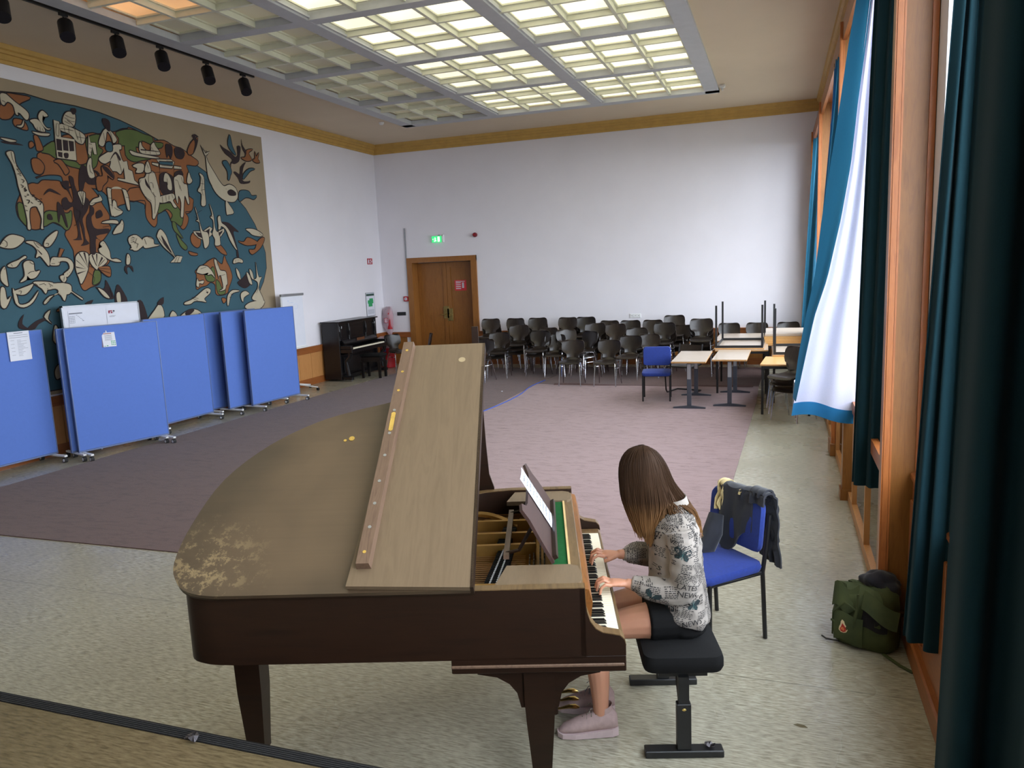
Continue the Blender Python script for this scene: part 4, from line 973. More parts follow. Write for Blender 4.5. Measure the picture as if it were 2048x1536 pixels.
o = MB().box(-.24, .50, 13.95, 15.2, .7315, .80, .005).box(-.23, .49, 13.98, 15.17, .80, .86).build('loose_tabletop', M['topoak']); tag(o, 'stack of loose light wood tabletops lying on the right rear table', 'tabletop', None)
o = MB().box(-.22, .50, 14.0, 15.2, .861, .90, .004).build('loose_tabletop', M['top']); tag(o, 'single white laminate tabletop lying on top of the right pile', 'tabletop')
# black cantilever chair between blue chair and table
t = thing('cantilever_chair', 'black cantilever chair with bent tube runners half hidden behind the left pale table', 'chair', (-1.52, 13.05, .010), R_(-20))
m = MB(); fr = [(-.22, .22, .46), (-.22, -.18, .44), (-.22, -.24, .40), (-.22, -.20, .06), (-.22, -.16, .015), (-.22, .20, .015), (-.22, .22, .015), (.22, .22, .015), (.22, .20, .015), (.22, -.16, .015), (.22, -.20, .06), (.22, -.24, .40), (.22, -.18, .44), (.22, .22, .46)]
m.tube(fr, .012, 8).build('frame', M['black'], t, True)
MB().box(-.22, .22, -.2, .22, .445, .475, .01).build('seat', PW, t)
MB().tube([(-.22, .22, .46), (-.21, .30, .80)], .012).build('back_post', M['black'], t); MB().tube([(.22, .22, .46), (.21, .30, .80)], .012).build('back_post', M['black'], t)
MB().grid(lambda u, v: ((u-.5)*.42, .26+.05*v-.02*(1-(2*u-1)**2)*-1, .60+.18*v), 6, 3, .012).build('backrest', PW, t, True)

# ================================================================ PINBOARDS
pbe = mat('grey_blue_board_edge', (96, 112, 150), .5, .3)
pbm = mat('cornflower_blue_felt', (84, 115, 190), .9, var=.02, scale=30, sheen=.05)
def pinboard(a, b, label, wd=1.2, z0=.12, z1=1.71, feet=True):
    a, b = V(a), V(b); c = (a+b)/2; ang = math.atan2(b.y-a.y, b.x-a.x); L2 = (b-a).length/2
    t = thing('pinboard', label, 'pinboard', (c.x, c.y, 0), ang, 'blue mobile pinboards along the mural')
    MB().box(-L2, L2, -.014, .014, z0, z1, .003).build('board', pbm, t)
    m = MB()
    for s in (-1, 1): m.box(s*L2-.006, s*L2+.006, -.018, .018, z0-.02, z1+.002)
    m.box(-L2, L2, -.018, .018, z0-.02, z0+.0).box(-L2, L2, -.017, .017, z1, z1+.006).build('frame', pbe, t)
    for s in (-1, 1):
        x = s*(L2-.05); ft = MB().box(x-.02, x+.02, -.25, .25, .075, .10, .004).build('foot', M['white'], t)
        MB().box(x-.015, x+.015, .015, .035, .10, 1.2).build('upright', M['steel'], ft)
        for q in (-1, 1):
            m = MB().cyl((x, q*.235, .10), (x, q*.235, .055), .010, n=8); yy = q*.235+.015
            m.cyl((x-.020, yy, .032), (x+.020, yy, .032), .032, n=14); m.build('caster', M['rubber'], ft, True)
            MB().cyl((x-.022, yy, .032), (x+.022, yy, .032), .020, n=12).build('caster_hub', M['white'], ft)
    return t
pinboard((-9.0, 5.92, 0), (-8.87, 7.16, 0), 'blue mobile pinboard at the far left with a printed page at its top')
pinboard((-8.66, 7.20, 0), (-8.30, 8.36, 0), 'blue mobile pinboard hidden directly behind the one with the hanging card')
pinboard((-8.555, 7.22, 0), (-8.19, 8.38, 0), 'blue mobile pinboard with a hanging card, in front of the whiteboard')
pinboard((-8.79, 8.74, 0), (-8.74, 9.94, 0), 'blue mobile pinboard just right of the one with the hanging card')
pinboard((-8.90, 10.05, 0), (-8.76, 11.24, 0), 'narrow visible blue pinboard left of the two overlapping ones')
pinboard((-8.64, 10.22, 0), (-8.53, 11.41, 0), 'blue pinboard half hidden behind the rightmost pinboard')
pinboard((-8.43, 10.55, 0), (-8.33, 11.76, 0), 'rightmost blue mobile pinboard beside the flip chart')
def sheet(name, label, P0, ux, uz, w_, h, lines=14, cat='paper'):
    """a printed sheet; ux, uz are unit vectors along its width and height"""
    t = thing(name, label, cat, P0, 0); ux, uz = V(ux).normalized(), V(uz).normalized(); nn = uz.cross(ux).normalized()*-1
    q = lambda u, v, o=0: tuple(ux*u+uz*v+nn*o)
    MB().add([q(0, 0, -.001), q(w_, 0, -.001), q(w_, h, -.001), q(0, h, -.001), q(0, 0), q(w_, 0), q(w_, h), q(0, h)], [(3, 2, 1, 0), (4, 5, 6, 7), (0, 1, 5, 4), (1, 2, 6, 5), (2, 3, 7, 6), (3, 0, 4, 7)]).build('page', M['paper'], t)
    return t, q
def bars(q, items, m, parent, name='print'):
    b = MB()
    for u0, v0, u1, v1 in items: b.add([q(u0, v0, .0015), q(u1, v0, .0015), q(u1, v1, .0015), q(u0, v1, .0015)], [(0, 1, 2, 3)])
    return b.build(name, m, parent)
d1 = (V((-8.87, 7.16, 0))-V((-9.0, 5.92, 0))).normalized(); n1 = V((d1.y, -d1.x, 0))
t, q = sheet('printed_page', 'white printed page pinned to the top of the leftmost pinboard', V((-8.905, 6.72, 1.36))+n1*.02, d1, (0, 0, 1), .27, .36)
it = [(.08, .335, .19, .343)]+[(.02, .31, .25, .314), (.02, .285, .25, .289)]
for k in range(14): it += [(.03, .25-k*.015, .075, .253-k*.015)] if k % 3 == 0 else []; it += [(.11, .25-k*.015, .11+random.uniform(.04, .13), .253-k*.015)]
bars(q, it, M['ink'], t)
d2 = (V((-8.19, 8.38, 0))-V((-8.555, 7.22, 0))).normalized(); n2 = V((d2.y, -d2.x, 0))
t, q = sheet('hanging_card', 'folded card with green print hanging on the front pinboard', V((-8.43, 7.66, 1.43))+n2*.045, d2+n2*.15, (n2*-.12+V((0, 0, 1))), .16, .19)
bars(q, [(.02, .17, .12, .18)], mat('rust_print', (150, 90, 80), .7), t, 'title'); bars(q, [(.03, .15-k*.013, .12, .154-k*.013) for k in range(6)], M['ink'], t)
gr_ = mat('green_print', (40, 150, 90), .7); bars(q, [(.10+.02*(k % 3), .02+.022*(k//3), .113+.02*(k % 3), .032+.022*(k//3)) for k in range(9)]+[(.01, .01, .03, .016), (.04, .01, .06, .02)], gr_, t, 'green_marks')
MB().add([q(-.035, -.0, -.03), q(0, 0, 0), q(.0, .19, 0), q(-.001, .19, -.02)], [(0, 1, 2, 3)]).build('side_flap', mat('dusky_card', (150, 140, 170), .8), t)
MB().ell(tuple(V((0, 0, 0))+V(q(.06, .2, -.004))), (.008, .008, .018), 8, 6).build('pin', M['white'], t)
# whiteboard behind the pinboards
t = thing('whiteboard', 'white magnetic whiteboard standing behind the front pinboards', 'whiteboard', (-8.97, 8.22, 0), 0)
MB().box(-.012, .012, -.63, .63, .9, 1.97).build('board', M['paper'], t)
m = MB(); m.box(-.016, .018, -.65, -.63, .88, 1.985).box(-.016, .018, .63, .65, .88, 1.985).box(-.016, .018, -.65, .65, 1.965, 1.985).box(-.016, .03, -.65, .65, .88, .9).build('frame', M['steel'], t)
for s in (-1, 1):
    MB().box(-.015, .015, s*.5-.015, s*.5+.015, .05, .9).build('leg', M['steel'], t); MB().box(-.2, .25, s*.5-.015, s*.5+.015, .02, .05).build('foot', M['steel'], t)
t1, q = sheet('timetable_sheet', 'printed sheet with a small table at the left of the whiteboard', (-8.952, 7.66, 1.70), (0, 1, 0), (0, 0, 1), .24, .21)
bars(q, [(.01, .17, .22, .185)]+[(.01, .05+.022*k, .09, .054+.022*k) for k in range(5)]+[(.01+.027*k, .05, .013+.027*k, .145) for k in range(4)]+[(.12+.02*k, .15-.016*k, .14+.02*k, .156-.016*k) for k in range(5)]+[(.21, .07, .235, .078)], M['ink'], t1)
t1, q = sheet('notice_sheet', 'white sheet with a red logo at the right of the whiteboard', (-8.952, 8.28, 1.66), (0, 1, 0), (0, 0, 1), .19, .25)
bars(q, [(.03, .18, .055, .22), (.055, .205, .10, .22), (.07, .18, .10, .20)], mat('red_print', (140, 30, 60), .7), t1, 'logo'); bars(q, [(.10, .185, .13, .19), (.11, .20, .14, .218), (.04, .14, .15, .143), (.04, .13, .13, .133)], M['inkdark'], t1)
# flip chart
t = thing('flip_chart', 'white flip chart with paper pad on a caster base, right of the pinboards', 'flip chart', (-8.95, 12.62, 0), R_(3))
MB().box(-.01, .012, -.36, .40, .86, 1.88).build('board', M['white'], t)
MB().box(.012, .022, -.34, .38, .88, 1.86).build('paper_pad', M['paper'], t)
MB().box(-.01, .04, -.37, .41, 1.87, 1.915, .004).build('clamp_bar', M['steel'], t); MB().box(.0, .07, -.36, .40, .84, .86).build('tray', M['white'], t)
MB().tube([(-.03, .0, .1), (-.03, .0, 1.3)], .02).build('pole', M['white'], t)
m = MB(); rnd = random.Random(5)
for k in range(16):
    a = k*.39; m.box(.0222, .0228, .10+.07*cos(a)*rnd.uniform(.5, 1.2), .112+.07*cos(a), 1.66+.06*sin(a)*rnd.uniform(.5, 1.2), 1.666+.06*sin(a)) if False else m.box(.0222, .0228, .10+.08*cos(a), .11+.08*cos(a), 1.66+.05*sin(a), 1.668+.05*sin(a))
m.box(.0222, .0228, -.12, .05, 1.74, 1.744).box(.0222, .0228, -.15, -.13, 1.77, 1.79).build('faint_drawing', mat('pale_blue_marker', (160, 185, 225), .7), t)
for k in range(5):
    a = R_(12+72*k); q_ = .42 if cos(a) > -.2 else .19; lg = MB(); lg.tube([(-.03, 0, .14), (-.03+.1*cos(a), .1*sin(a), .12), (-.03+q_*cos(a), q_*sin(a), .065)], [.028, .024, .016], 8, flat=.7); lg = lg.build('base_arm', M['white'], t, True)
    MB().cyl((-.05+q_*cos(a), q_*sin(a), .028), (-.01+q_*cos(a), q_*sin(a), .028), .028, n=12).build('caster', M['black'], lg)

# ================================================================ UPRIGHT PIANO, STOOL, BIN, EXTINGUISHER
bp = mat('black_piano_lacquer', (17, 16, 18), .28, var=.1)
U = thing('upright_piano', 'old black upright piano against the left wall near the corner', 'piano', (-9.10, 14.62, 0), 0)
ca = MB().box(0, .40, -.80, -.765, .04, 1.24, .004).box(0, .40, .765, .80, .04, 1.24, .004).box(0, .03, -.77, .77, .04, 1.24).box(.30, .33, -.765, .765, .10, .55).box(0, .42, -.78, .78, .04, .12).build('case', bp, U)
MB().box(-.02, .44, -.83, .83, 1.24, 1.265, .006).build('lid', bp, U)
up = MB().box(.33, .36, -.765, .765, .82, 1.235).build('upper_panel', bp, U)
m = MB()
for a, b in ((-.70, -.38), (-.32, .32), (.38, .70)):
    m.box(.36, .372, a, b, 1.17, 1.19).box(.36, .372, a, b, .88, .90).box(.36, .372, a, a+.02, .88, 1.19).box(.36, .372, b-.02, b, .88, 1.19).box(.36, .366, a+.05, b-.05, .93, 1.14, .004)
for yy in (-.745, -.35, .35, .745): m.tube([(.375, yy, .86), (.375, yy, .95), (.385, yy, 1.05), (.375, yy, 1.2)], [.02, .012, .018, .012], 8)
m.build('carved_moulding', bp, up)
MB().loft([[(.36, y, .82), (.36, y, .86), (.40, y, .86), (.47, y, .80), (.47, y, .77)] for y in (-.70, .70)]).build('fallboard', bp, U)
MB().box(.44, .455, -.16, .16, .80, .87, .004).build('music_ledge', wood('brown_ledge', (96, 58, 34), (70, 40, 24), .4, axis=1), U)
MB().box(.33, .68, -.78, .78, .60, .68, .006).box(.33, .67, -.78, -.70, .68, .76, .01).box(.33, .67, .70, .78, .68, .76, .01).build('keybed', bp, U)
ky = MB()
for k in range(52): ky.box(.50, .645, -.69+k*.02654, -.69+k*.02654+.0255, .68, .705)
ky.build('white_keys', iv, U, kind='stuff')
ky = MB()
for k in range(51):
    if k % 7 in (0, 2, 3, 5, 6): ky.box(.50, .59, -.69+(k+1)*.02654-.006, -.69+(k+1)*.02654+.006, .705, .715)
ky.build('black_keys', eb, U, kind='stuff')
MB().box(.345, .36, -.6, .6, .16, .50, .006).build('lower_panel', bp, U)
for s in (-1, 1):
    lg = MB().tube([(.62, s*.74, .60), (.60, s*.74, .52), (.50, s*.74, .42), (.52, s*.74, .30), (.55, s*.74, .12)], [.045, .04, .035, .03, .035], 8).box(.30, .64, s*.74-.04, s*.74+.04, .03, .10, .008).build('leg', bp, U, True)
    MB().cyl((.60, s*.74-.012, .016), (.60, s*.74+.012, .016), .016).build('caster', M['steel'], lg)
    MB().tube([(.37, s*.70, 1.13), (.42, s*.70, 1.12), (.42, s*.70, 1.16)], .012).build('candle_holder', M['steel'], up)
for yy in (-.08, .08): MB().tube([(.34, yy, .07), (.46, yy, .06)], [.012, .018], 8, flat=.5).build('pedal', M['brass'], U)
t = thing('piano_stool', 'black cushioned piano stool in front of the upright piano', 'stool', (-8.27, 14.45, .008), R_(2))
MB().box(-.25, .25, -.17, .17, .45, .52, .025).build('seat', M['blackmatt'], t, True)
MB().box(-.22, .22, -.14, .14, .35, .45).build('apron', bp, t)
for sx in (-1, 1):
    for sy in (-1, 1): MB().loft([[(sx*.2-h, sy*.135-h, z), (sx*.2+h, sy*.135-h, z), (sx*.2+h, sy*.135+h, z), (sx*.2-h, sy*.135+h, z)] for z, h in ((0, .022), (.36, .03))]).build('leg', bp, t)
    MB().lathe([(.0, 0), (.03, .002), (.03, .03), (0, .032)], 12).build('knob', bp, t).location = (sx*.23, -.02, .39)
t = thing('waste_bin', 'red bin with a clear plastic liner in the corner behind the upright piano', 'bin', (-8.78, 16.05, 0), 0)
MB().lathe([(.15, 0), (.17, .02), (.20, .62), (.205, .63), (.195, .63), (.165, .03), (0, .03)], 20).build('body', M['red'], t, True)
tr = NT('clear_plastic_film'); tr.b.inputs['Base Color'].default_value = lin((215, 190, 200)); tr.b.inputs['Roughness'].default_value = .25; tr.b.inputs['Alpha'].default_value = .45
m = MB(); m.loft([[((r+.012*sin(5*a+z*9))*cos(a), (r+.012*sin(4*a))*sin(a), z) for a in [2*pi*k/24 for k in range(24)]] for r, z in ((.20, .48), (.215, .62), (.225, .70), (.19, .74), (.14, .735))], caps=False); m.build('liner', tr.m, t, True)
MB().box(-.05, .05, -.212, -.19, .40, .48, .004).build('label', mat('blue_label', (40, 90, 170), .5), t)
MB().box(-.025, .025, -.216, -.212, .42, .46).build('label_print', M['paper'], t)
t = thing('fire_extinguisher', 'red fire extinguisher in a clear bag hanging on the wall above the red bin', 'fire extinguisher', (-8.98, 16.60, .86), 0)
MB().lathe([(0, .0), (.07, .01), (.075, .04), (.075, .40), (.05, .46), (.025, .48), (.025, .52), (0, .52)], 18).build('cylinder', M['red'], t, True)
MB().box(-.05, .05, -.02, .02, .50, .545, .006).build('valve', M['black'], t)
MB().tube([(-.03, 0, .52), (-.12, -.01, .48), (-.15, -.02, .36), (-.13, -.02, .15), (-.06, -.02, .05)], .010, 8).build('hose', M['black'], t, True)
m = MB(); m.loft([[((r+.01*sin(3*a+z*20))*cos(a)-dx, (r*.55+.008*sin(4*a+z*14))*sin(a), z) for a in [2*pi*k/20 for k in range(20)]] for r, z, dx in ((.02, -.16, -.0), (.10, -.02, .03), (.145, .12, .05), (.15, .35, .05), (.12, .50, .03), (.07, .56, 0))]); m.build('plastic_bag', tr.m, t, True)
MB().box(-.085, .01, -.115, -.112, .17, .29).build('sign', M['red'], t); m = MB().box(-.07, -.005, -.118, -.115, .185, .20).box(-.07, -.005, -.118, -.115, .265, .277).box(-.07, -.06, -.118, -.115, .2, .265).box(-.015, -.005, -.118, -.115, .2, .265)
m.loft([[(-.05+.012*sin(k*1.2)*0+x, -.1185, z) for x, z in ((0, .21), (.022, .22), (.018, .24), (.012, .26), (.004, .24))], [(-.05+x, -.1165, z) for x, z in ((0, .21), (.022, .22), (.018, .24), (.012, .26), (.004, .24))]]).build('sign_symbol', M['paper'], t)
# ================================================================ WALL FITTINGS
def fit(name, mb, m, label, cat): return tag(mb.build(name, m), label, cat)
o = fit('fire_sign', MB().box(XL, XL+.008, 16.06, 16.29, 2.45, 2.59), M['red'], 'small red fire extinguisher sign on the left wall near the corner', 'sign')
m = MB().box(XL+.008, XL+.010, 16.09, 16.14, 2.47, 2.55).box(XL+.008, XL+.010, 16.10, 16.12, 2.55, 2.575)
for k in range(3): m.box(XL+.008, XL+.010, 16.18+.03*(k % 2), 16.23+.03*(k % 2), 2.47+k*.034, 2.495+k*.034)
m.build('pictogram', M['paper'], o)
t = thing('escape_plan', 'framed green escape plan on the left wall below the fire sign', 'notice', (XL, 16.06, 1.51))
MB().box(0, .012, -.20, .20, -.28, .28).build('frame', M['steel'], t); MB().box(.012, .014, -.185, .185, -.265, .265).build('sheet', M['paper'], t)
m = MB()
for a in ((-.13, .13, .02, .10), (-.10, .08, -.05, .02), (-.05, .12, .10, .14)): m.box(.014, .016, *a)
m.build('floor_plan', gr_, t); MB().box(.014, .016, -.18, .18, .20, .25).build('header', mat('dark_green_print', (40, 70, 60), .7), t)
m = MB()
for k in range(5): m.box(.014, .016, -.15, .15, -.22+k*.022, -.213+k*.022)
m.build('print', M['ink'], t)
t = thing('exit_sign', 'green illuminated emergency exit sign above the wooden double door', 'sign', (-7.62, 16.66, 2.97))
MB().box(-.13, .17, -.03, .05, .075, .10, .003).box(.135, .165, -.03, .05, -.08, .10, .003).build('housing', M['white'], t)
MB().box(-.13, .115, -.008, .008, -.075, .07).build('panel', emit('green_sign_light', (60, 225, 130), 1.0, (40, 160, 90)), t)
m = MB().box(-.055, -.035, -.012, -.008, -.03, .02).box(-.075, -.045, -.012, -.008, -.055, -.035).box(-.035, -.015, -.012, -.008, -.05, -.02).box(-.06, -.02, -.012, -.008, .005, .018).box(-.05, -.035, -.012, -.008, .028, .045).box(.02, .075, -.012, -.008, -.06, .055)
m.add([(-.115, -.01, .0), (-.09, -.01, .02), (-.09, -.01, -.02)], [(0, 1, 2)]).build('running_figure', emit('white_sign_light', (225, 255, 225), 1.2), t)
MB().box(.04, .10, -.032, -.03, .083, .095).build('badge', M['inkdark'], t)
t = thing('fire_siren', 'round red fire alarm siren on the back wall above the door', 'alarm', (-6.66, YB, 3.02), 0)
m = MB(); m.M = Matrix.Rotation(R_(90), 4, 'X'); m.lathe([(0, 0), (.05, 0), (.055, .03), (.05, .06), (.035, .09), (0, .095)], 18); m.build('body', mat('dark_red_plastic', (110, 12, 28), .35), t, True)
m = MB(); m.M = Matrix.Rotation(R_(90), 4, 'X'); m.lathe([(0, .09), (.022, .092), (.02, .1), (0, .104)], 12); m.build('lens', M['red'], t, True)
t = thing('call_point', 'square red fire alarm call point left of the double door frame', 'alarm', (-8.54, YB, 1.59))
MB().box(-.06, .06, -.04, 0, -.06, .06, .006).build('body', M['red'], t); MB().box(-.032, .032, -.043, -.04, -.032, .032).build('glass', M['paper'], t); MB().box(-.012, .012, -.046, -.043, -.01, .01).build('button', M['inkdark'], t)
fit('cable_duct', MB().box(-8.495, -8.465, YB-.02, YB, 1.66, 3.27), M['steel'], 'thin vertical cable duct on the back wall left of the door frame', 'cable duct')
fit('switch_panel', MB().box(-8.81, -8.58, YB-.02, YB, 1.19, 1.275, .004), M['black'], 'small black rectangular socket strip left of the door frame', 'socket')
t = thing('triple_socket', 'white triple wall socket above the stacked chairs', 'socket', (-2.97, YB, 1.075))
MB().box(-.12, .12, -.014, 0, -.045, .045, .004).build('plate', M['white'], t)
for k in range(3):
    m = MB(); m.M = Matrix.Translation((-.075+.075*k, -.014, 0)) @ Matrix.Rotation(R_(90), 4, 'X'); m.lathe([(0, 0), (.028, 0), (.030, .004), (.022, .004), (.02, .001), (0, .001)], 14); m.build('outlet', M['white'], t)
    MB().box(-.083+.075*k, -.067+.075*k, -.017, -.014, -.006, .004).build('contacts', M['inkdark'], t)
# ceiling fittings
t = thing('track_light', 'black ceiling track along the left edge of the light grid', 'track light', (-7.45, 7.6, ZC))
MB().box(-.018, .018, -3.2, 2.45, -.035, 0).build('rail', M['black'], t)
sp_me = None
names = ['nearest the left edge of the picture', 'second', 'third', 'fourth', 'fifth', 'sixth', 'last, at the far end of the track']
lamp0 = None
for k, yy in enumerate((6.05, 6.80, 7.50, 8.20, 9.03, 9.80)):
    lab = 'black cylindrical spotlight on the ceiling track, %s' % ('nearest the camera', 'second along from the camera', 'third along from the camera', 'fourth along from the camera', 'fifth along from the camera', 'last at the far end')[k]
    if lamp0 is None:
        lamp0 = thing('spotlight', lab, 'spotlight', (-7.45, yy, ZC-.035), 0, 'black spotlights on the ceiling track')
        MB().box(-.015, .015, -.05, .05, -.03, 0).tube([(0, 0, -.02), (0, 0, -.10)], .010).build('bracket', M['black'], lamp0)
        dv = V((.45, -.35, -.82)).normalized(); cpt = V((.02, 0, -.17))
        h_ = MB(); h_.tube([cpt-dv*.125, cpt-dv*.12, cpt-dv*.095, cpt+dv*.12, cpt+dv*.122, cpt+dv*.06], [.02, .055, .078, .078, .070, .064], 20); h_.build('housing', M['black'], lamp0, True)
        MB().tube([cpt+dv*.062, cpt+dv*.068], .062, 16).build('lens', mat('dark_lens', (40, 44, 50), .15), lamp0)
    else: dup(lamp0, (-7.45, yy, ZC-.035), 0, lab)
def detector(p, lab):
    t = thing('smoke_detector', lab, 'smoke detector', p)
    m = MB(); m.lathe([(0, -.05), (.035, -.048), (.05, -.02), (.055, 0), (0, 0)], 16); m.build('body', M['white'], t, True)
detector((-7.60, 14.25, ZC), 'small white smoke detector on the ceiling left of the light grid')
t = thing('ceiling_sensor', 'small white ceiling sensor at the far right corner of the light grid', 'sensor', (-.98, 14.4, ZC))
MB().box(-.03, .06, -.05, .05, -.05, 0, .008).cyl((.015, 0, -.05), (.015, 0, -.10), .018).build('body', M['white'], t)
# ================================================================ BACKPACK
gm = NT('olive_green_canvas'); co = gm.coords(); gm.link(gm.ramp(gm.noise(co, 7, 4), [(.3, lin((48, 58, 30))), (.7, lin((76, 84, 46)))]), gm.b.inputs['Base Color']); gm.b.inputs['Roughness'].default_value = .85; gm.bump(gm.noise(co, 500, 2), .2, .001)
K = thing('backpack', 'olive green backpack slumped open on the floor against the near oak pilaster', 'bag', (.50, 4.56, 0), R_(-22))
m = MB()
def sq(hx, hy, z, cx=0, cyy=0, n_=28, e=.55, wob=0): return [(cx+hx*math.copysign(abs(cos(a))**e, cos(a))+wob*noise.noise(V((cos(a)*2, sin(a)*2, z*9))), cyy+hy*math.copysign(abs(sin(a))**e, sin(a))+wob*noise.noise(V((cos(a)*2+7, sin(a)*2, z*9))), z+wob*.8*noise.noise(V((cos(a)*1.7, sin(a)*1.7+3, z*5)))) for a in [2*pi*k/n_ for k in range(n_)]]
m.loft([sq(.15, .085, .004), sq(.168, .10, .02, wob=.01), sq(.172, .105, .09, wob=.015), sq(.168, .10, .16, 0, .0, wob=.02), sq(.155, .095, .24, -.01, .01, wob=.03), sq(.14, .085, .30, -.02, .02, wob=.04), sq(.12, .06, .335, -.03, .03, wob=.04), sq(.08, .03, .34, -.03, .03, wob=.03)])
m.build('body', gm.m, K, True)
MB().grid(lambda u, v: (-.145+.16*u, -.112-.02*sin(pi*u)-.01*sin(pi*v), .035+.17*v+.015*sin(5*u)), 8, 8, .004).build('front_pocket', gm.m, K, True)
MB().grid(lambda u, v: (-.01+.15*u, -.10-.015*sin(pi*u)+.03*v, .14+.13*v+.01*sin(6*u)), 8, 6, .004).build('dark_opening', mat('dark_lining', (22, 20, 26), .9), K, True)
MB().grid(lambda u, v: (.0+.19*u, -.105+.06*v-.03*sin(pi*u), .235+.09*v+.02*sin(4*u+1)-.05*u), 10, 5, .005).build('top_flap', gm.m, K, True)
MB().grid(lambda u, v: (-.17+.14*u, -.075-.03*sin(pi*u)+.04*v, .22+.13*v+.02*sin(7*u)), 8, 5, .005).build('top_flap', gm.m, K, True)
MB().tube([(-.16, -.09, .05), (-.15, -.115, .20), (-.09, -.105, .27), (-.02, -.12, .24), (-.05, -.135, .13), (-.16, -.12, .15)], .007, 6, flat=.5).build('strap', gm.m, K, True)
MB().tube([(-.02, -.10, .33), (-.015, -.125, .25), (-.03, -.13, .15), (-.055, -.125, .08)], .011, 6, flat=.4).build('strap', gm.m, K, True)
MB().tube([(.12, -.09, .01), (.22, -.16, .008), (.30, -.20, .008)], .012, 6, flat=.35).build('strap', gm.m, K, True)
MB().tube([(-.12, -.10, .02), (-.19, -.10, .012), (-.22, -.09, .02)], .005, 6).build('drawstring', M['black'], K)
lg_ = [(0, .040), (.010, .030), (.013, .014), (.022, -.004), (.024, -.02), (.014, -.034), (0, -.038), (-.016, -.034), (-.026, -.02), (-.022, -.004), (-.012, .014), (-.008, .030)]
bd = MB(); bd.M = Matrix.Translation((-.085, -.1385, .135)) @ Matrix.Rotation(R_(90), 4, 'X') @ Matrix.Rotation(R_(8), 4, 'Z'); bd.prism(lg_, 0, .003)
bd = bd.build('badge', mat('cream_badge', (225, 205, 165), .6), K)
b2 = MB(); b2.M = Matrix.Translation((-.085, -.1415, .128)) @ Matrix.Rotation(R_(90), 4, 'X') @ Matrix.Rotation(R_(8), 4, 'Z'); b2.prism([(0, .026), (.009, .012), (.017, -.004), (.014, -.02), (0, -.026), (-.015, -.02), (-.018, -.006), (-.008, .008)], 0, .002)
b2.build('badge_emblem', mat('red_badge', (175, 40, 32), .6), bd)
b3 = MB(); b3.M = Matrix.Translation((-.085, -.1438, .124)) @ Matrix.Rotation(R_(90), 4, 'X'); b3.prism([(-.008, .006), (.0, .010), (.007, .002), (.010, -.008), (.002, -.013), (-.004, -.006), (-.010, -.012), (-.011, -.002)], 0, .001)
b3.build('badge_animal', mat('orange_badge', (215, 120, 70), .6), bd)
o = remeshed(MB().ell((0, 0, 0), (.12, .09, .07)), 'dark_garment', .012, mat('dark_navy_knit', (26, 26, 36), .9, sheen=.2), None, 1, lambda me: [setattr(v, 'co', v.co*(1+.5*noise.noise(v.co*14))) for v in me.vertices])
o.location = (.60, 4.66, .335); tag(o, 'bundled dark garment stuffed in the top of the green backpack', 'clothes')
wrapper((-1.99, 1.985, .606), .045, 'crumpled dark wrapper lying on the black edge of the stage')
m = MB(); m.prism([(-.03, 0), (-.01, .012), (.02, .008), (.035, -.01), (.0, -.012)], 0, .002); o = m.build('leaf_scrap', mat('dry_leaf', (95, 85, 60), .8)); o.location = (.12, 3.62, 0); tag(o, 'small dry leaf on the floor right of the piano bench', 'leaf')
m = MB(); m.ell((0, 0, .006), (.02, .015, .006), 8, 5); o = m.build('paper_scrap', M['paper']); o.location = (-4.75, 12.85, .008); tag(o, 'tiny white scrap on the dark carpet beside the cable', 'litter')
# ================================================================ CURTAINS
def curtain(name, label, top, bot, z0, z1, folds, amp, mats, bulge=0, ease=1.0, nu=90, nv=26, lining=None, hem=None, group=None, phase=0, cut=None):
    """top, bot: lists of (x, y) along the head and the hem; z0 hem height, z1 head height"""
    t = thing(name, label, 'curtain', (0, 0, 0), 0, group)
    T_ = spline([(x, y, 0) for x, y in top], 12); B_ = spline([(x, y, 0) for x, y in bot], 12)
    def at(P, u): s = u*(len(P)-1); i = min(int(s), len(P)-2); return P[i].lerp(P[i+1], s-i)
    def fn(u, v, o=0):
        e = v**ease; a, b = at(T_, u), at(B_, u); p = a.lerp(b, e); d = (at(T_, min(u+.01, 1)).lerp(at(B_, min(u+.01, 1)), e)-at(T_, max(u-.01, 0)).lerp(at(B_, max(u-.01, 0)), e)); n_ = V((-d.y, d.x, 0)); n_ = n_.normalized() if n_.length > 0 else V((1, 0, 0))
        am = amp*(.6+.6*v); p = p+n_*(am*sin(2*pi*folds*u+phase+.6*sin(3*u+v))+bulge*sin(pi*v)*.5+o)
        zz = z1+((z0(u) if callable(z0) else z0)-z1)*v
        return (p.x, p.y, zz)
    if lining is None: MB().grid(fn, nu, nv, .004).build('cloth', mats, t, True)
    else:
        MB().grid(fn, nu, nv).build('cloth', mats, t, True)
        vh = hem or .95
        MB().grid(lambda u, v: fn(.02+.96*u, .01+v*(vh-.01), lining), nu, nv).build('lining', M['lining'], t, True)
    m = MB()
    for k in range(int(folds)+1):
        p = at(T_, min(1, (k+.25)/folds)); m.box(p.x-.004, p.x+.004, p.y-.004, p.y+.004, z1, z1+.04)
    m.build('hooks', M['black'], t, kind='stuff'); return t
ZR = 4.44
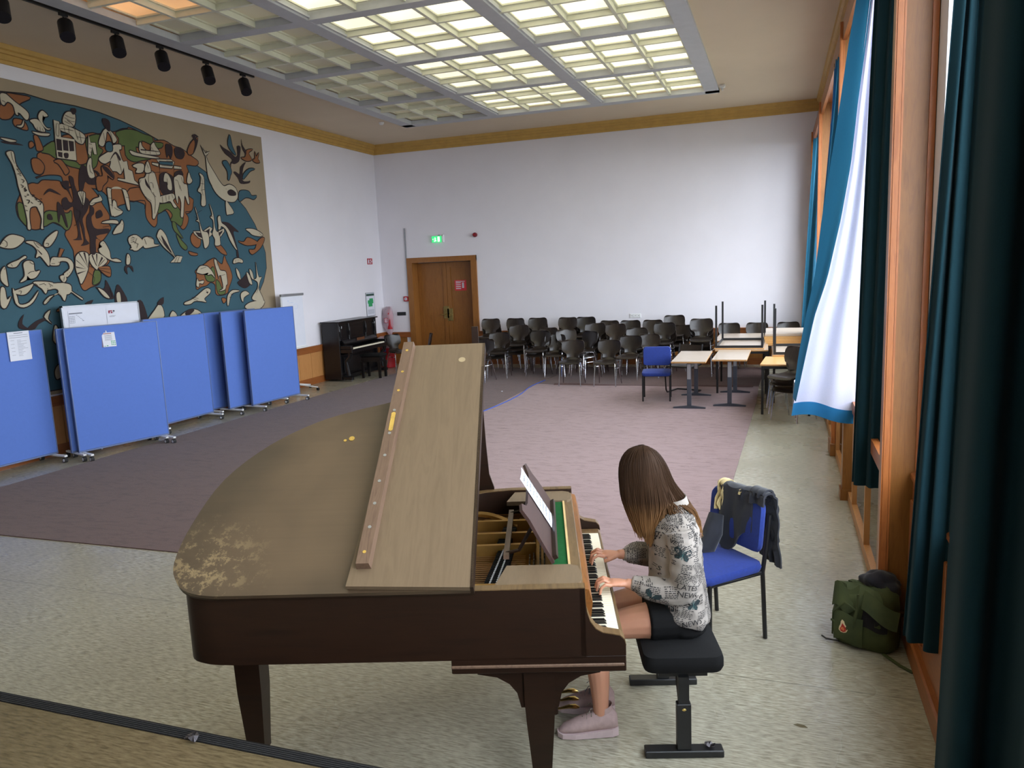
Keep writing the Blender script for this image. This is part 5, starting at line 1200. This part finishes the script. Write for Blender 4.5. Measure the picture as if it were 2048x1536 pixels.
# bay nearest the camera
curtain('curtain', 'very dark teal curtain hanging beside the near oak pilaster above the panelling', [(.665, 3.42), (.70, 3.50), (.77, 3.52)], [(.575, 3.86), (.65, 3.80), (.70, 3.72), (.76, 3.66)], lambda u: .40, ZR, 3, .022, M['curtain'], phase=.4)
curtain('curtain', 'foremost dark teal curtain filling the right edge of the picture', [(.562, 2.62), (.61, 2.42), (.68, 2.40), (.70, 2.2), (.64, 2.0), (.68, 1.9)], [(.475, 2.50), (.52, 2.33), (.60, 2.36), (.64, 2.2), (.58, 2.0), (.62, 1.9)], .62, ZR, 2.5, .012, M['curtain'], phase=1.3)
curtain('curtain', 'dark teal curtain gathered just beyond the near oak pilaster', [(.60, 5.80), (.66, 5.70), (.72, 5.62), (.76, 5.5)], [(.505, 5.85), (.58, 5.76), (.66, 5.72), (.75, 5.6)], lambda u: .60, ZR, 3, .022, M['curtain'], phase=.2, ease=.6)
# the curtain blown into the room, lining to the camera
CB = thing('curtain', 'teal curtain blown into the room showing its white lining and blue hem', 'curtain')
ZL = [(4.42, .69, .60), (3.99, .65, .535), (3.48, .595, .475), (2.99, .553, .41), (2.54, .485, .35), (2.03, .384, .30), (1.71, .288, .235), (1.33, .216, .175), (.90, .137, .13), (.78, .12, .118)]
def zl(z, k):
    for a, b in zip(ZL, ZL[1:]):
        if z >= b[0]: t_ = min(1, max(0, (z-b[0])/(a[0]-b[0]))); t_ = max(0, t_); return b[k]+(a[k]-b[k])*t_
    return ZL[-1][k]
def hemz(u): return .80-.02*u+.028*sin(u*5.5)*(1-.3*u)
def blown(u, v, dy=0, z1=None):
    zb = hemz(u) if z1 is None else z1(u); z = 4.42+(zb-4.42)*v; xl = zl(z, 1); xr = .76-.10*v; x = xl+(xr-xl)*u
    return (x, 7.2+.05*sin(u*4+v*1.2)*v+.012*sin(u*15+v*2)*(1-.5*v)+dy, z)
MB().grid(lambda u, v: blown(u, v, 0, lambda q: hemz(q)+.115), 40, 40).build('lining', M['lining'], CB, True)
MB().grid(lambda u, v: blown(u, v, .016), 40, 40).build('cloth', M['curtain_backlit_tint'], CB, True)
hb = MB(); hb.grid(lambda u, v: (lambda p: (p[0], p[1]-.004, hemz(u)+.118*(1-v)))(blown(u, 1-.03*(1-v))), 40, 4); hb.build('hem', curtain_mat('bright_blue_hem', (50, 125, 175), .3, t2=(60, 160, 220)), CB, True)
def strip(u, v):
    z = 4.42+(.95-4.42)*v; xl, xt = zl(z, 1)+.012, zl(z, 2); return (xt+(xl-xt)*u, 7.36-.15*u-.05*sin(pi*u)+.05*sin(u*4+v*1.2)*v*u, z)
MB().grid(strip, 14, 40).build('turned_edge', curtain_mat('teal_turned_edge', (40, 98, 124), .07, t2=(50, 150, 205)), CB, True)  # curtain cloth again, backlit brightness painted into the base colour
m = MB()
for k in range(4): m.box(.62+.04*k, .625+.04*k, 7.2, 7.205, 4.42, 4.46)
m.build('hooks', M['black'], CB, kind='stuff')
curtain('curtain', 'teal curtain beyond the second pilaster at the middle window', [(.60, 9.7), (.66, 9.75), (.60, 9.9), (.68, 10.1), (.60, 10.3)], [(.33, 9.9), (.42, 9.98), (.36, 10.1), (.50, 10.25), (.42, 10.5)], .85, ZR, 4, .025, M['curtain_backlit_tint'], ease=1.2)
curtain('curtain', 'teal curtain at the near end of the farthest window', [(.60, 13.9), (.66, 14.0), (.60, 14.1), (.66, 14.25)], [(.42, 13.95), (.52, 14.05), (.44, 14.15), (.56, 14.3)], .78, ZR, 4, .025, M['curtain_backlit_tint'])
curtain('curtain', 'teal curtain farthest back, beside the corner of the room', [(.60, 16.05), (.66, 16.15), (.60, 16.3), (.66, 16.4)], [(.44, 16.05), (.54, 16.15), (.46, 16.3), (.60, 16.4)], .75, ZR, 4, .025, M['curtain_backlit_tint'])

# ================================================================ MURAL
MUR = """sea T s 1 715,465 728,468 762,470 798,467 836,468 877,466 912,461 953,452 986,442 1011,432 1053,417 1084,404 1115,388 1149,372 1178,349 1199,323 1214,296 1223,271 1222,243 1210,218 1197,202 1183,184 1166,167 1145,141 1125,98 1066,52 653,54
continent B s 2 770,397 780,401 785,405 796,416 803,419 813,426 831,430 846,432 860,436 871,436 890,441 902,444 916,450 935,452 947,449 953,444 955,410 951,389 942,364 937,351 925,353 915,360 907,344 893,339 880,334 876,347 863,358 843,360 831,360 809,359 803,364 800,372 784,372 770,369 761,365 774,372 776,382 769,390
asia B s 2 921,449 937,452 944,449 972,446 975,441 995,444 1015,438 1032,436 1052,427 1067,420 1060,413 1039,412 1041,403 1041,392 1036,381 1037,363 1043,352 1039,339 1028,334 1014,335 1000,336 988,338 967,333 964,341 958,342 942,335 941,343 926,347 917,346 901,353 906,402
siberia G s 3 920,445 936,451 954,448 970,446 973,439 992,439 982,431 953,438 939,434 936,420 949,414 963,413 946,409 929,405 915,413
steppe G s 3 902,443 928,451 946,447 946,429 925,428 906,426 906,435
europe_green G s 3 774,401 793,415 798,410 797,395 825,393 833,389 848,396 847,418 851,429 872,435 867,419 874,414 865,404 859,391 844,383 829,385 813,387 804,392 794,395 786,399
india B s 3 913,347 942,349 941,332 943,320 954,310 961,316 964,329 979,337 987,332 993,319 998,318 1006,318 1015,308 1025,315 1030,327 1024,336 1039,339 1044,350 1039,360 970,368 916,364
india_green G s 4 979,346 1001,347 1017,333 1017,323 1011,313 1000,319 991,321 996,330 985,339 967,331 966,342
malaya G s 4 994,318 1000,317 1003,307 1013,293 1003,300 995,307
sumatra G s 4 1000,299 1010,289 1020,280 1016,275 1006,282
borneo B s 4 1032,297 1040,303 1052,296 1052,285 1045,279 1036,282 1031,289
java B s 4 1023,272 1034,270 1043,268 1038,266 1027,267
guinea B s 4 1087,283 1099,284 1111,274 1114,267 1102,270 1094,276
australia B s 3 1032,211 1036,233 1034,240 1050,248 1059,252 1069,257 1083,261 1091,255 1101,251 1108,265 1112,255 1118,246 1123,231 1120,222 1111,209 1106,201 1090,198 1078,201 1078,216 1067,221 1057,216 1043,214
australia_green G s 4 1056,235 1067,240 1078,246 1078,225 1068,222 1058,225
australia_south G s 4 1081,223 1088,220 1093,210 1101,207 1099,200 1083,201
tasmania B s 4 1091,192 1100,191 1100,187 1094,184
africa B s 2 764,358 771,363 784,364 797,364 799,358 804,354 814,357 837,363 846,360 857,348 862,338 871,325 871,318 866,314 872,306 866,298 858,290 849,282 847,273 852,267 863,260 857,253 847,251 844,236 839,226 825,222 815,218 810,223 807,238 804,247 805,269 804,275 799,285 795,294 799,302 789,306 778,310 770,309 765,304 755,300 747,300 739,304 731,313 729,322 730,330 736,341 744,352 755,358
africa_coast_green G s 3 731,329 735,332 740,326 741,304 735,308 731,315
africa_lower_green G s 3 766,318 775,324 802,322 809,326 806,309 798,300 789,307 778,310 764,304
africa_cape_green G s 3 836,245 844,242 842,230 830,225 831,234
spain B s 4 759,388 769,390 776,382 772,373 766,371 760,374
britain B s 4 767,419 772,419 776,410 777,403 769,401 768,408
ireland B s 4 759,409 763,411 765,407 759,403
italy B s 4 792,390 802,393 809,386 813,379 807,374 804,379 798,387
greenland B s 4 726,450 731,452 740,456 745,450 742,442 734,435 723,435
northland B s 4 737,466 750,467 769,467 756,459 750,456 742,461
iceland B s 4 742,436 754,436 759,429 757,425 742,428
polar_bear C s 5 728,464 735,465 741,461 747,457 758,451 763,446 762,440 758,438 752,444 748,445 748,442 745,443 743,453 736,456 731,451 728,452 727,456
sea_lion C s 5 764,438 774,441 780,436 784,427 774,427 770,430 768,434
sea_lion C s 5 778,448 783,453 787,452 791,448 785,446 784,448 782,439 787,432 793,432 788,430 782,434 777,442
seal_shadow C s 5 765,424 778,424 790,425 787,422 774,421
walrus C s 5 744,428 751,430 755,437 754,431 750,427
porpoise C s 5 720,410 730,410 741,409 733,407 725,408
porpoise D s 5 720,406 737,407 750,405 739,404 724,404
giraffe C s 6 725,393 734,395 735,382 738,375 742,368 747,359 748,349 752,342 761,337 766,332 765,321 762,303 763,301 759,301 762,313 759,324 756,329 747,326 744,312 744,300 740,300 741,312 739,331 737,343 735,353 734,366 731,379 727,387
cathedral C p 6 799,444 807,443 807,423 828,423 827,395 797,395 798,421
cathedral_opening D p 7 799,420 807,420 806,405 798,405
cathedral_opening D p 7 809,420 817,420 816,406 808,406
cathedral_opening D p 7 818,420 826,420 825,407 818,406
cathedral_opening D p 7 799,403 806,403 805,396 799,397
cathedral_opening D s 7 808,402 815,403 814,397 809,396
striped_figure C s 6 817,454 825,459 834,456 830,441 821,440 813,443
striped_figure D s 7 829,464 836,465 836,460 831,456 828,459
village C s 6 808,440 817,440 830,437 840,434 846,429 841,419 832,420 826,426 819,430 808,432
robed_figure C s 6 883,445 892,443 901,433 894,427 891,436 885,442 881,430 875,420 868,423 875,437
robed_figure D s 7 879,458 885,460 892,456 890,443 885,444 879,452
robe_front T s 7 881,425 890,427 890,416 880,415
tower C p 6 852,432 854,422 862,423 862,407 858,407 856,417 851,403 848,407
tent C s 6 889,421 897,425 907,426 907,420 903,418 906,405 910,399 901,384 894,387 882,388 886,401 875,396 867,398 866,403 881,412 890,417
tent_flap D s 7 897,415 904,406 901,403 895,412 884,401 890,410
sledge C s 6 943,432 946,435 948,429 956,424 964,425 966,433 972,438 975,433 982,425 980,421 961,419 943,420
sledge_bar D p 7 944,425 981,426 981,425 944,423
igloo C s 6 924,420 937,418 963,417 981,416 963,414 931,414 924,417
mountain_goat D s 6 996,438 1009,439 1010,427 1004,417 1001,423 996,418
yurt D s 6 1016,436 1029,438 1037,430 1030,420 1018,420 1014,427
temple C p 6 974,413 1005,416 1011,413 1005,403 979,402 979,408
temple_roof T p 7 979,410 1008,412 1007,408 978,407
temple_wing C p 6 1010,407 1025,407 1026,404 1009,403
temple_wing C p 6 964,407 977,407 976,403 964,405
castle C p 6 908,402 915,404 916,392 923,390 925,377 931,373 932,371 912,373 894,375 895,377 908,377
black_horse D s 6 832,387 838,390 844,384 845,375 860,376 853,385 863,381 858,366 843,364 837,367 832,356 826,355 827,372
palm C s 6 848,399 852,400 851,389 854,376 845,374 843,388
camel B s 7 868,390 878,393 887,383 885,375 876,380 875,372 866,364 863,358 856,358 857,375 868,378
camel_mane D s 8 869,392 877,391 886,383 886,376 879,380 871,387
ox C s 7 873,360 880,361 903,362 908,358 910,350 910,334 906,334 903,351 900,362 891,365 880,361 878,347 877,324 875,324 874,337
sail C s 7 881,344 886,342 887,335 896,330 890,325 877,323
elephant C s 7 935,379 946,383 951,390 958,393 966,392 969,381 973,359 970,347 963,332 959,326 956,322 953,323 954,334 953,346 945,352 936,366
elephant_ear D s 8 946,382 949,377 956,365 952,367 946,373
rider C s 8 949,399 955,408 959,398 958,392 948,391
horse C s 7 925,398 937,403 947,402 943,391 930,389 933,395
stupa C s 7 988,393 995,392 1000,382 999,369 991,370 991,380 984,381
stupa_shade D s 6 977,390 991,395 1005,390 1007,379 1001,364 985,359 975,367
tiger C s 7 972,356 986,360 1001,363 1004,357 999,352 1006,343 1000,342 993,351 981,348 970,348
dragon C s 7 1007,388 1017,394 1027,392 1027,381 1034,379 1034,362 1035,352 1032,349 1027,362 1023,351 1018,329 1013,329 1017,350 1012,361 1009,348 1006,360 1006,373
dragon_head D s 8 1010,397 1024,402 1028,394 1017,394 1009,390
lantern C s 7 1041,400 1044,393 1047,387 1040,382 1035,385
warrior C s 7 1066,401 1075,396 1074,379 1074,365 1073,350 1063,349 1066,367 1058,372 1065,381 1068,394
cormorant B s 7 1044,435 1052,447 1063,456 1070,458 1064,444 1055,432 1046,429
cormorant D s 8 1057,460 1064,464 1073,460 1064,460 1069,454 1064,444 1056,433 1062,448 1060,456
whale C s 6 1086,435 1089,423 1104,404 1113,393 1124,385 1139,389 1154,384 1158,371 1151,362 1140,359 1122,361 1103,371 1092,386 1086,402
whale_mouth D s 7 1131,376 1141,381 1153,377 1152,371 1136,370
whale_tail C p 6 1076,449 1080,441 1086,436 1096,440 1089,434 1084,432
whale_fin C s 6 1125,359 1132,355 1143,341 1129,337 1124,338
swallow D s 7 1124,455 1132,451 1149,446 1160,439 1168,443 1169,458 1178,458 1174,442 1170,432 1158,426 1149,426 1147,419 1146,426 1152,433 1134,442
swallow T s 6 1151,475 1154,467 1156,456 1163,443 1156,445 1145,457
swallow B s 7 1177,439 1189,442 1194,454 1212,458 1199,450 1206,439 1191,435
swallow D s 7 1182,472 1184,462 1192,453 1191,446 1182,458
swallow B s 7 1209,439 1216,442 1218,455 1220,446 1229,454 1224,443 1229,437 1218,435
swallow D s 7 1189,433 1180,421 1175,400 1190,399 1196,401 1193,396 1170,393 1164,402 1153,411 1158,413 1169,410 1173,423
swallow T s 6 1213,423 1199,418 1185,407 1177,402 1180,411 1197,422
pelican T s 7 1126,425 1136,429 1143,422 1147,412 1143,405 1140,399 1136,397 1137,411
wave T s 3 1164,378 1176,382 1191,381 1198,374 1212,375 1203,368 1190,370 1178,369 1162,362
pelican C s 6 1047,345 1050,339 1053,327 1056,315 1060,306 1071,304 1073,293 1070,283 1061,278 1059,290 1055,307 1054,320 1047,323 1052,326
pelican_wing C p 5 1038,305 1058,306 1061,291 1049,295 1040,301
pelican_wing D p 7 1042,304 1056,303 1058,294 1048,297
pelican_wing C p 5 1063,307 1078,314 1084,311 1078,305 1083,302 1072,295
pelican_wing D p 7 1068,307 1077,311 1074,300
pelican C s 6 1083,352 1087,343 1090,331 1090,316 1093,307 1100,304 1100,291 1099,284 1087,283 1088,293 1083,302 1087,311 1088,325 1082,330 1087,335
pelican_wing C p 5 1095,306 1113,312 1113,307 1098,294 1096,297
pelican_wing D p 7 1098,304 1109,309 1107,305 1099,299
dolphin D s 6 1108,323 1125,323 1137,317 1152,307 1138,308 1139,296 1144,279 1146,262 1140,264 1140,284 1128,303 1119,314
dolphin C s 7 1100,330 1106,333 1108,322 1119,316 1130,303 1139,282 1142,276 1137,279 1126,293 1118,310 1107,316 1104,312 1099,310 1100,318
dolphin_tail C s 7 1129,252 1132,259 1144,261 1154,257 1153,253 1143,254
fish C s 6 1172,313 1191,314 1208,310 1219,304 1211,301 1190,303 1181,308
fish B s 6 1148,291 1163,290 1175,298 1198,292 1201,287 1173,284 1158,287
fish B s 6 1176,276 1192,277 1201,290 1214,298 1223,298 1217,288 1204,277 1183,268
kangaroo C s 6 1081,259 1086,257 1090,246 1094,240 1106,238 1108,229 1108,217 1104,214 1100,207 1085,205 1096,209 1096,220 1093,232 1087,229 1088,225 1086,235 1082,249
sheep C s 6 1036,239 1045,248 1060,248 1067,244 1073,238 1078,228 1071,234 1061,233 1063,237 1050,235 1040,237
emu C s 6 1036,228 1038,223 1050,224 1047,219 1039,220 1037,214 1032,217
dugong C s 6 1002,190 1015,193 1028,198 1045,207 1056,211 1064,208 1061,202 1047,194 1051,188 1040,190 1024,191 1014,187 1001,187
dugong_mouth D s 7 1053,205 1058,205 1056,202
sailfish D s 6 1135,218 1149,225 1164,233 1169,218 1169,213 1156,207 1144,210
penguin C s 7 1162,235 1169,230 1175,214 1167,217
penguin C s 7 1171,241 1178,235 1180,222 1173,228
bird C s 6 1135,243 1142,236 1144,223 1137,230
swordfish C s 6 1191,254 1192,241 1196,226 1204,226 1197,217 1193,204 1201,189 1202,181 1182,183 1171,189 1189,205 1191,217 1182,222 1190,226
ostrich C s 6 1142,198 1154,202 1164,197 1156,194 1148,190 1145,183 1141,189
lobster C s 6 1109,199 1121,205 1139,203 1120,200 1112,193 1106,180 1103,180 1104,191
fan_palm C s 6 814,270 823,270 827,265 823,246 810,227 807,235 804,246 805,258 807,265
fan_palm C s 6 828,265 839,269 848,267 858,259 850,252 841,249 838,246 830,254
fan_gap D p 7 811,269 813,269 823,250
fan_gap D p 7 819,270 822,270 823,252
fan_gap D p 7 806,260 807,258 820,248
fan_gap D p 7 804,251 805,249 820,247
fan_gap D p 7 805,242 806,240 821,245
fan_gap D p 7 832,266 834,267 838,251
fan_gap D p 7 840,268 842,268 839,251
fan_gap D p 7 849,264 851,262 840,250
fan_leaf B s 6 841,249 849,250 861,249 860,236 851,239
standing_figure D s 6 811,372 818,371 819,361 822,352 827,334 824,323 819,310 819,291 819,287 805,287 813,290 815,302 812,322 812,332 800,326 795,332 796,340 803,344 807,338 813,339 814,352
walking_figure D s 6 831,346 840,341 834,327 825,316 826,303 826,289 831,282 817,279 823,286 821,306 820,317 827,331
necklace C s 7 823,352 834,352 829,335 825,343
seated_figure D s 6 840,335 846,332 845,324 840,319 841,307 848,303 867,304 867,298 844,293 853,285 843,289 840,269 831,269 833,290 830,306 832,319 838,326
seated_figure D s 6 849,326 857,330 860,323 855,319 848,318
basket C s 6 840,337 847,344 858,348 857,352 862,344 851,340 844,336
gorilla D s 6 797,363 810,366 809,355 813,340 808,351 803,356
mandrill D s 6 788,336 793,334 797,326 800,305 797,305 792,321 787,309 786,318
lion_mane D s 6 769,344 776,352 783,353 796,346 783,349 777,349
lion D s 6 771,319 776,320 778,313 771,313
fish C s 6 700,279 706,286 714,291 723,291 733,287 725,279 716,275 706,275 699,277
ray C s 6 734,283 745,284 754,280 763,270 765,260 763,252 758,258 752,265 746,263 749,272 743,279
ray_gap D s 7 749,274 755,268 754,267 750,272
flying_fish C s 6 760,278 763,286 775,295 783,298 778,288 768,278
swan C s 6 849,282 855,286 860,280 864,271 865,261 875,261 883,257 872,257 860,261 848,269 846,275 852,278
toucan C s 6 856,312 871,316 884,316 885,312 875,312
toucan C s 6 882,307 889,312 893,317 895,311 891,301 883,298 874,297
eel C s 6 766,257 770,263 779,263 793,262 800,256 799,247 789,237 784,241 794,248 792,257 781,258 778,253 766,253
eel_tail C s 6 778,238 785,239 787,234 783,230 779,233
eel_fin B p 6 779,264 784,275 789,274 782,264
sparrow_fish C s 6 894,264 897,268 900,263 898,254 892,253
fish_tail D s 6 890,251 902,250 903,241 898,248 892,247 892,238 887,244
box_fish C s 6 902,292 917,296 930,284 916,274 911,275 902,275 909,279 902,283
monkfish C s 6 727,255 733,259 741,257 741,248 743,245 749,246 742,238 734,236 730,240 728,235 719,232 726,239 727,246
pike C s 6 705,253 712,257 721,260 730,265 732,263 724,259 717,252 710,251
pike C s 6 695,245 701,252 702,244 702,235 702,228 698,230 694,236
squid C s 6 738,230 749,232 765,229 777,229 790,227 793,222 788,217 777,218 768,222 757,221 748,225
anglerfish D s 6 944,194 950,196 958,201 952,193 949,189 943,190
shark_ray C s 6 905,291 917,296 926,285 917,274 906,275
snail C s 6 928,290 938,294 949,291 950,283 961,282 941,278 929,278
saucer_ship C s 6 966,306 976,297 981,282 989,267 991,262 984,268 968,280 959,292 958,297
ship_gap D s 7 966,297 975,286 984,270 971,282
ship_keel C p 6 980,255 995,265 1007,264 1001,255
octopus_arm C s 6 758,212 771,215 777,229 791,225 792,218 808,207 806,206 788,218 780,205 775,213 767,215 751,203 749,205
octopus C s 6 737,231 749,232 765,230 768,226 785,227 793,221 788,214 775,215 770,222 758,223 753,216 748,223
sea_grass C s 6 692,225 697,225 698,211 704,215 695,201 689,205
sea_grass C s 6 708,225 712,214 714,204 728,206 743,220 733,206 719,200 709,206
goldfish C s 6 707,220 719,224 729,227 737,229 728,219 719,216
penguin D s 6 833,222 847,219 851,231 857,221 862,207 859,203 847,205 837,216
penguin_belly C s 7 836,220 846,215 854,205 845,208
penguin D s 6 869,222 876,220 886,197 863,198
penguin_belly C s 7 867,210 873,212 873,198 867,198
penguin D s 6 903,196 914,196 920,166 899,168
penguin C s 7 920,166 936,182 946,190 953,183 951,168
penguin_head D s 8 944,194 956,201 955,191 946,189
penguin C s 6 966,169 973,178 981,170
seal_group C s 6 989,167 1009,177 1028,176 1036,166
seal_group D s 7 999,173 1012,179 1021,176 1005,168
orca D s 6 709,174 710,183 718,191 714,179 724,171
orca D s 6 720,172 733,181 748,185 752,183 737,177 730,171
orca_tail C s 7 746,186 756,194 751,183 756,176
hummingbird B s 6 766,192 772,196 774,193
seahorse C s 6 755,154 760,173 764,168 760,157 768,154 763,147
herring D s 6 812,200 826,204 818,196
dune C s 6 1149,173 1166,181 1205,182 1196,170 1171,166
lower_fish C s 6 751,112 757,120 767,119 765,106 758,103 752,102"""
mc = {'T': mat('teal_tapestry', (54, 86, 98), .95, var=.05, scale=3), 'B': mat('brown_tapestry', (132, 84, 50), .95, var=.08, scale=3), 'G': mat('green_tapestry', (84, 98, 54), .95, var=.08, scale=3),
      'C': mat('cream_tapestry', (176, 166, 144), .95, var=.03), 'D': mat('dark_brown_tapestry', (44, 32, 34), .95, var=.06), 'O': mat('outline_tapestry', (34, 26, 28), .95)}
mu = thing('mural', 'large tapestry mural of a world map crowded with animals and figures on the left wall', 'mural', (XL+.012, 0, 0))
MB().box(-.012, .012, 4.0, 12.42, .82, 4.84, .004).build('ground', mat('beige_canvas', (150, 134, 110), .95, var=.04, scale=1.5, bump=.1), mu)
for idx_, ln in enumerate(MUR.strip().split('\n')):
    t = ln.split(); pts = [(float(a)/100, float(b)/100) for a, b in (p.split(',') for p in t[4:])]
    if t[0] == 'sea':
        pts = [(y, z) for y, z in pts if y > 7.3]; k0 = [(4.0+.35*i, 4.55-.0+.12*sin(i*.33)) for i in range(1, 9)]
        pts = [(4.02, .9), (4.02, 4.2)]+[(y, z) for y, z in k0]+pts+[(10.8, .86)]
    cen = (sum(p[0] for p in pts)/len(pts), sum(p[1] for p in pts)/len(pts))
    sm_ = t[2] == 's' and t[0] != 'sea'
    q = [(p[0], p[1]) for p in smooth_closed([(a, b, 0) for a, b in pts], 3)] if sm_ else pts
    a_ = sum(q[i][0]*q[(i+1) % len(q)][1]-q[(i+1) % len(q)][0]*q[i][1] for i in range(len(q)))
    if a_ < 0: q = q[::-1]
    lay = int(t[3]); x = .012+lay*.0022+idx_*.00001; n_ = len(q)
    out = []
    for i in range(n_):
        a, b = V(q[i-1]), V(q[(i+1) % n_]); d = (b-a); d = d.normalized() if d.length > 0 else V((1, 0)); w_ = .015 if t[1] != 'D' else .004; out.append((q[i][0]+d.y*w_, q[i][1]-d.x*w_))
    m = MB()
    if t[1] != 'D' : m.k = 1; m.loft([[(x-.0030, y, z) for y, z in out], [(x-.0010, y, z) for y, z in out]]); m.k = 0
    m.loft([[(x-.0028, y, z) for y, z in q], [(x, y, z) for y, z in q]])
    m.build(t[0], [mc[t[1]], mc['O']], mu)
STR = """6 8021,4403 7993,4284 8002,4241 8034,4246 8053,4373 8037,4405
6 8069,4340 8164,4345 8271,4343
6 8128,4384 8137,4305
6 8202,4386 8200,4296
6 8296,4364 8331,4234
6 8369,4339 8380,4195
6 8325,4269 8447,4268
6 8171,4533 8253,4511 8318,4512
6 8155,4495 8246,4465 8311,4466
6 8148,4449 8230,4426
8 8193,4465 8253,4439 8320,4377
6 7307,3944 7313,3861 7332,3805
6 8775,4389 8789,4249
6 8899,4426 8927,4286
6 8962,4118 9003,3977 9023,3863
6 8472,3911 8471,3827 8511,3793
6 8504,4202 8549,4198
6 8501,4146 8541,4142
6 8499,4090 8544,4086
6 7721,4305 7725,4271
6 7761,4311 7764,4268
6 7798,4299 7803,4265
6 7282,4558 7317,4547 7312,4514
6 9374,3787 9320,3692 9406,3557 9530,3484
6 9554,3916 9521,3790 9552,3629 9637,3553
6 9592,3622 9614,3489 9572,3300
6 9544,3762 9598,3756 9601,3684
6 9519,4044 9549,3976
6 9268,3867 9735,3934 9938,3964
6 9787,4094 9751,3759
6 9822,4046 10039,4059
6 10110,4140 9934,4131
6 10082,4053 10075,3903
6 10205,4076 10207,4044
6 10670,3971 10704,3874 10671,3759 10687,3649
6 10652,3847 10732,3842
6 10651,3735 10735,3753
6 10082,3851 10139,3835 10167,3719
6 10225,3907 10244,3833 10301,3806
6 10175,3773 10192,3689
6 9766,3572 9766,3478
6 9840,3588 9841,3504
6 9912,3593 9903,3529
6 9974,3619 9994,3557
6 10777,3925 10929,3837
6 10789,4449 10840,4356
6 10830,4399 10910,4387
6 10880,4405 10855,4346
6 11525,5318 11512,5109
6 11268,3807 11285,3802
6 9908,3856 9908,3762 9886,3802
6 9652,4303 9686,4257
6 9523,4257 9528,4197
6 9617,4253 9616,4197
6 9727,4252 9747,4203
6 7042,2852 7082,2819 7076,2777 7046,2760
6 7018,2810 7026,2806
6 7635,2819 7664,2811 7650,2784
6 7625,2815 7632,2810
6 7450,2834 7490,2773 7516,2756
6 7486,2817 7559,2774
6 8536,2833 8547,2828
6 8563,3055 8748,3090
6 8721,3476 8781,3475
6 9046,3508 9108,3503
6 8743,3381 8790,3374
6 8811,3346 8856,3320 8940,3304
6 8415,3380 8557,3408
6 8912,3116 8930,3112
6 8954,2639 8965,2629
6 7666,2551 7717,2551
6 7700,2609 7710,2605
6 7771,2568 7813,2568 7789,2550
6 7837,2375 7818,2321
6 7884,2411 7894,2406
6 7920,2433 7930,2428
6 7354,2580 7379,2554 7416,2545
6 7311,2424 7353,2449 7403,2457
6 7096,2548 7110,2522
6 7007,2498 6995,2482
6 8283,3548 8276,3353
6 8245,3517 8289,3363
6 8312,3522 8277,3362
6 9046,2911 9112,2922
6 9041,2881 9107,2892
6 9037,2850 9103,2861
6 9163,2913 9111,2831
6 9177,2832 9141,2771
6 8281,2640 8225,2489
6 8252,2517 8316,2487
6 8228,2432 8317,2344 8267,2240
6 8337,2630 8377,2515
6 8531,2601 8411,2505
6 8418,2476 8606,2463
6 8415,2457 8597,2405
7 8145,3290 8226,3239 8138,3096 8100,3057
8 7439,3525 7423,3481
7 7445,2279 7526,2294
6 7586,2292 7642,2254
6 10521,2078 10537,2072
6 10171,1981 10324,1950
6 10183,1958 10303,1917
6 11036,3290 11039,3288
6 11014,3138 11017,3136
6 12079,3074 12114,3038 12152,3026
6 11122,2565 11138,2553
6 10859,2555 10866,2485
6 10909,2309 11034,2330
6 11405,2151 11585,2095 11665,2117
6 11938,2107 11888,2033 11839,1972
6 11359,2588 11333,2540
6 11416,2599 11409,2551
6 11471,2599 11464,2551
6 9601,2933 9886,2627
6 9743,2841 9888,2638
6 9947,2638 9875,2552
6 9992,2638 9934,2551
6 11127,1992 11195,1965
6 11083,1935 11134,1920
6 10619,3406 10482,3343
9 10443,3297 10513,3233
8 10804,3325 10868,3305
6 9309,2907 9337,2825
6 9381,2939 9499,2900
6 9077,2932 9126,2913
6 9081,2872 9177,2823
6 10592,2557 10731,2602
6 10444,2434 10579,2466
7 7388,2297 7423,2269
6 7525,2283 7543,2274
6 7602,2262 7609,2244
6 7556,2228 7565,2219
6 7666,2142 7675,2132
6 7762,2091 7765,2082
6 7870,2104 7880,2095
6 8013,2191 8015,2172
6 8065,2095 8068,2085
6 7146,2210 7184,2208 7169,2174
8 8565,2188 8583,2069
8 7351,3782 7383,3743 7350,3739
8 7358,3732 7397,3685 7355,3681
7 7376,3666 7403,3660
8 7396,3617 7432,3603 7409,3576
8 7377,3548 7412,3533 7390,3515
8 7418,3508 7452,3485 7421,3466
8 7416,3497 7443,3487 7417,3472
8 7455,3440 7467,3424 7442,3418
9 7502,3435 7550,3430 7518,3410
8 7413,3412 7430,3400
10 7433,3362 7471,3356 7446,3319
9 7554,3396 7580,3371 7556,3374
10 7587,3354 7635,3349 7615,3313
8 7488,3339 7509,3323
8 7394,3291 7421,3279
8 7399,3231 7422,3223
8 7632,3392 7651,3385"""
m = MB()
for i, ln in enumerate(STR.strip().split('\n')):
    t = ln.split(); w_ = float(t[0])/2000; P = [V((float(a)/1000, float(b)/1000, 0)) for a, b in (p.split(',') for p in t[1:])]
    if len(P) > 2: P = spline(P, 3)
    for k, (a, b) in enumerate(zip(P, P[1:])):
        d = b-a; d = d.normalized() if d.length > 1e-5 else V((1, 0, 0)); s_ = V((-d.y, d.x, 0))*w_; x = .0345+i*.00001+k*.000003; a = a-d*w_*.5; b = b+d*w_*.5
        q = [a-s_, b-s_, b+s_, a+s_]; m.add([(x, p.x, p.y) for p in q], [(0, 1, 2, 3)])
m.build('ink_line', mc['O'], mu, kind='stuff')
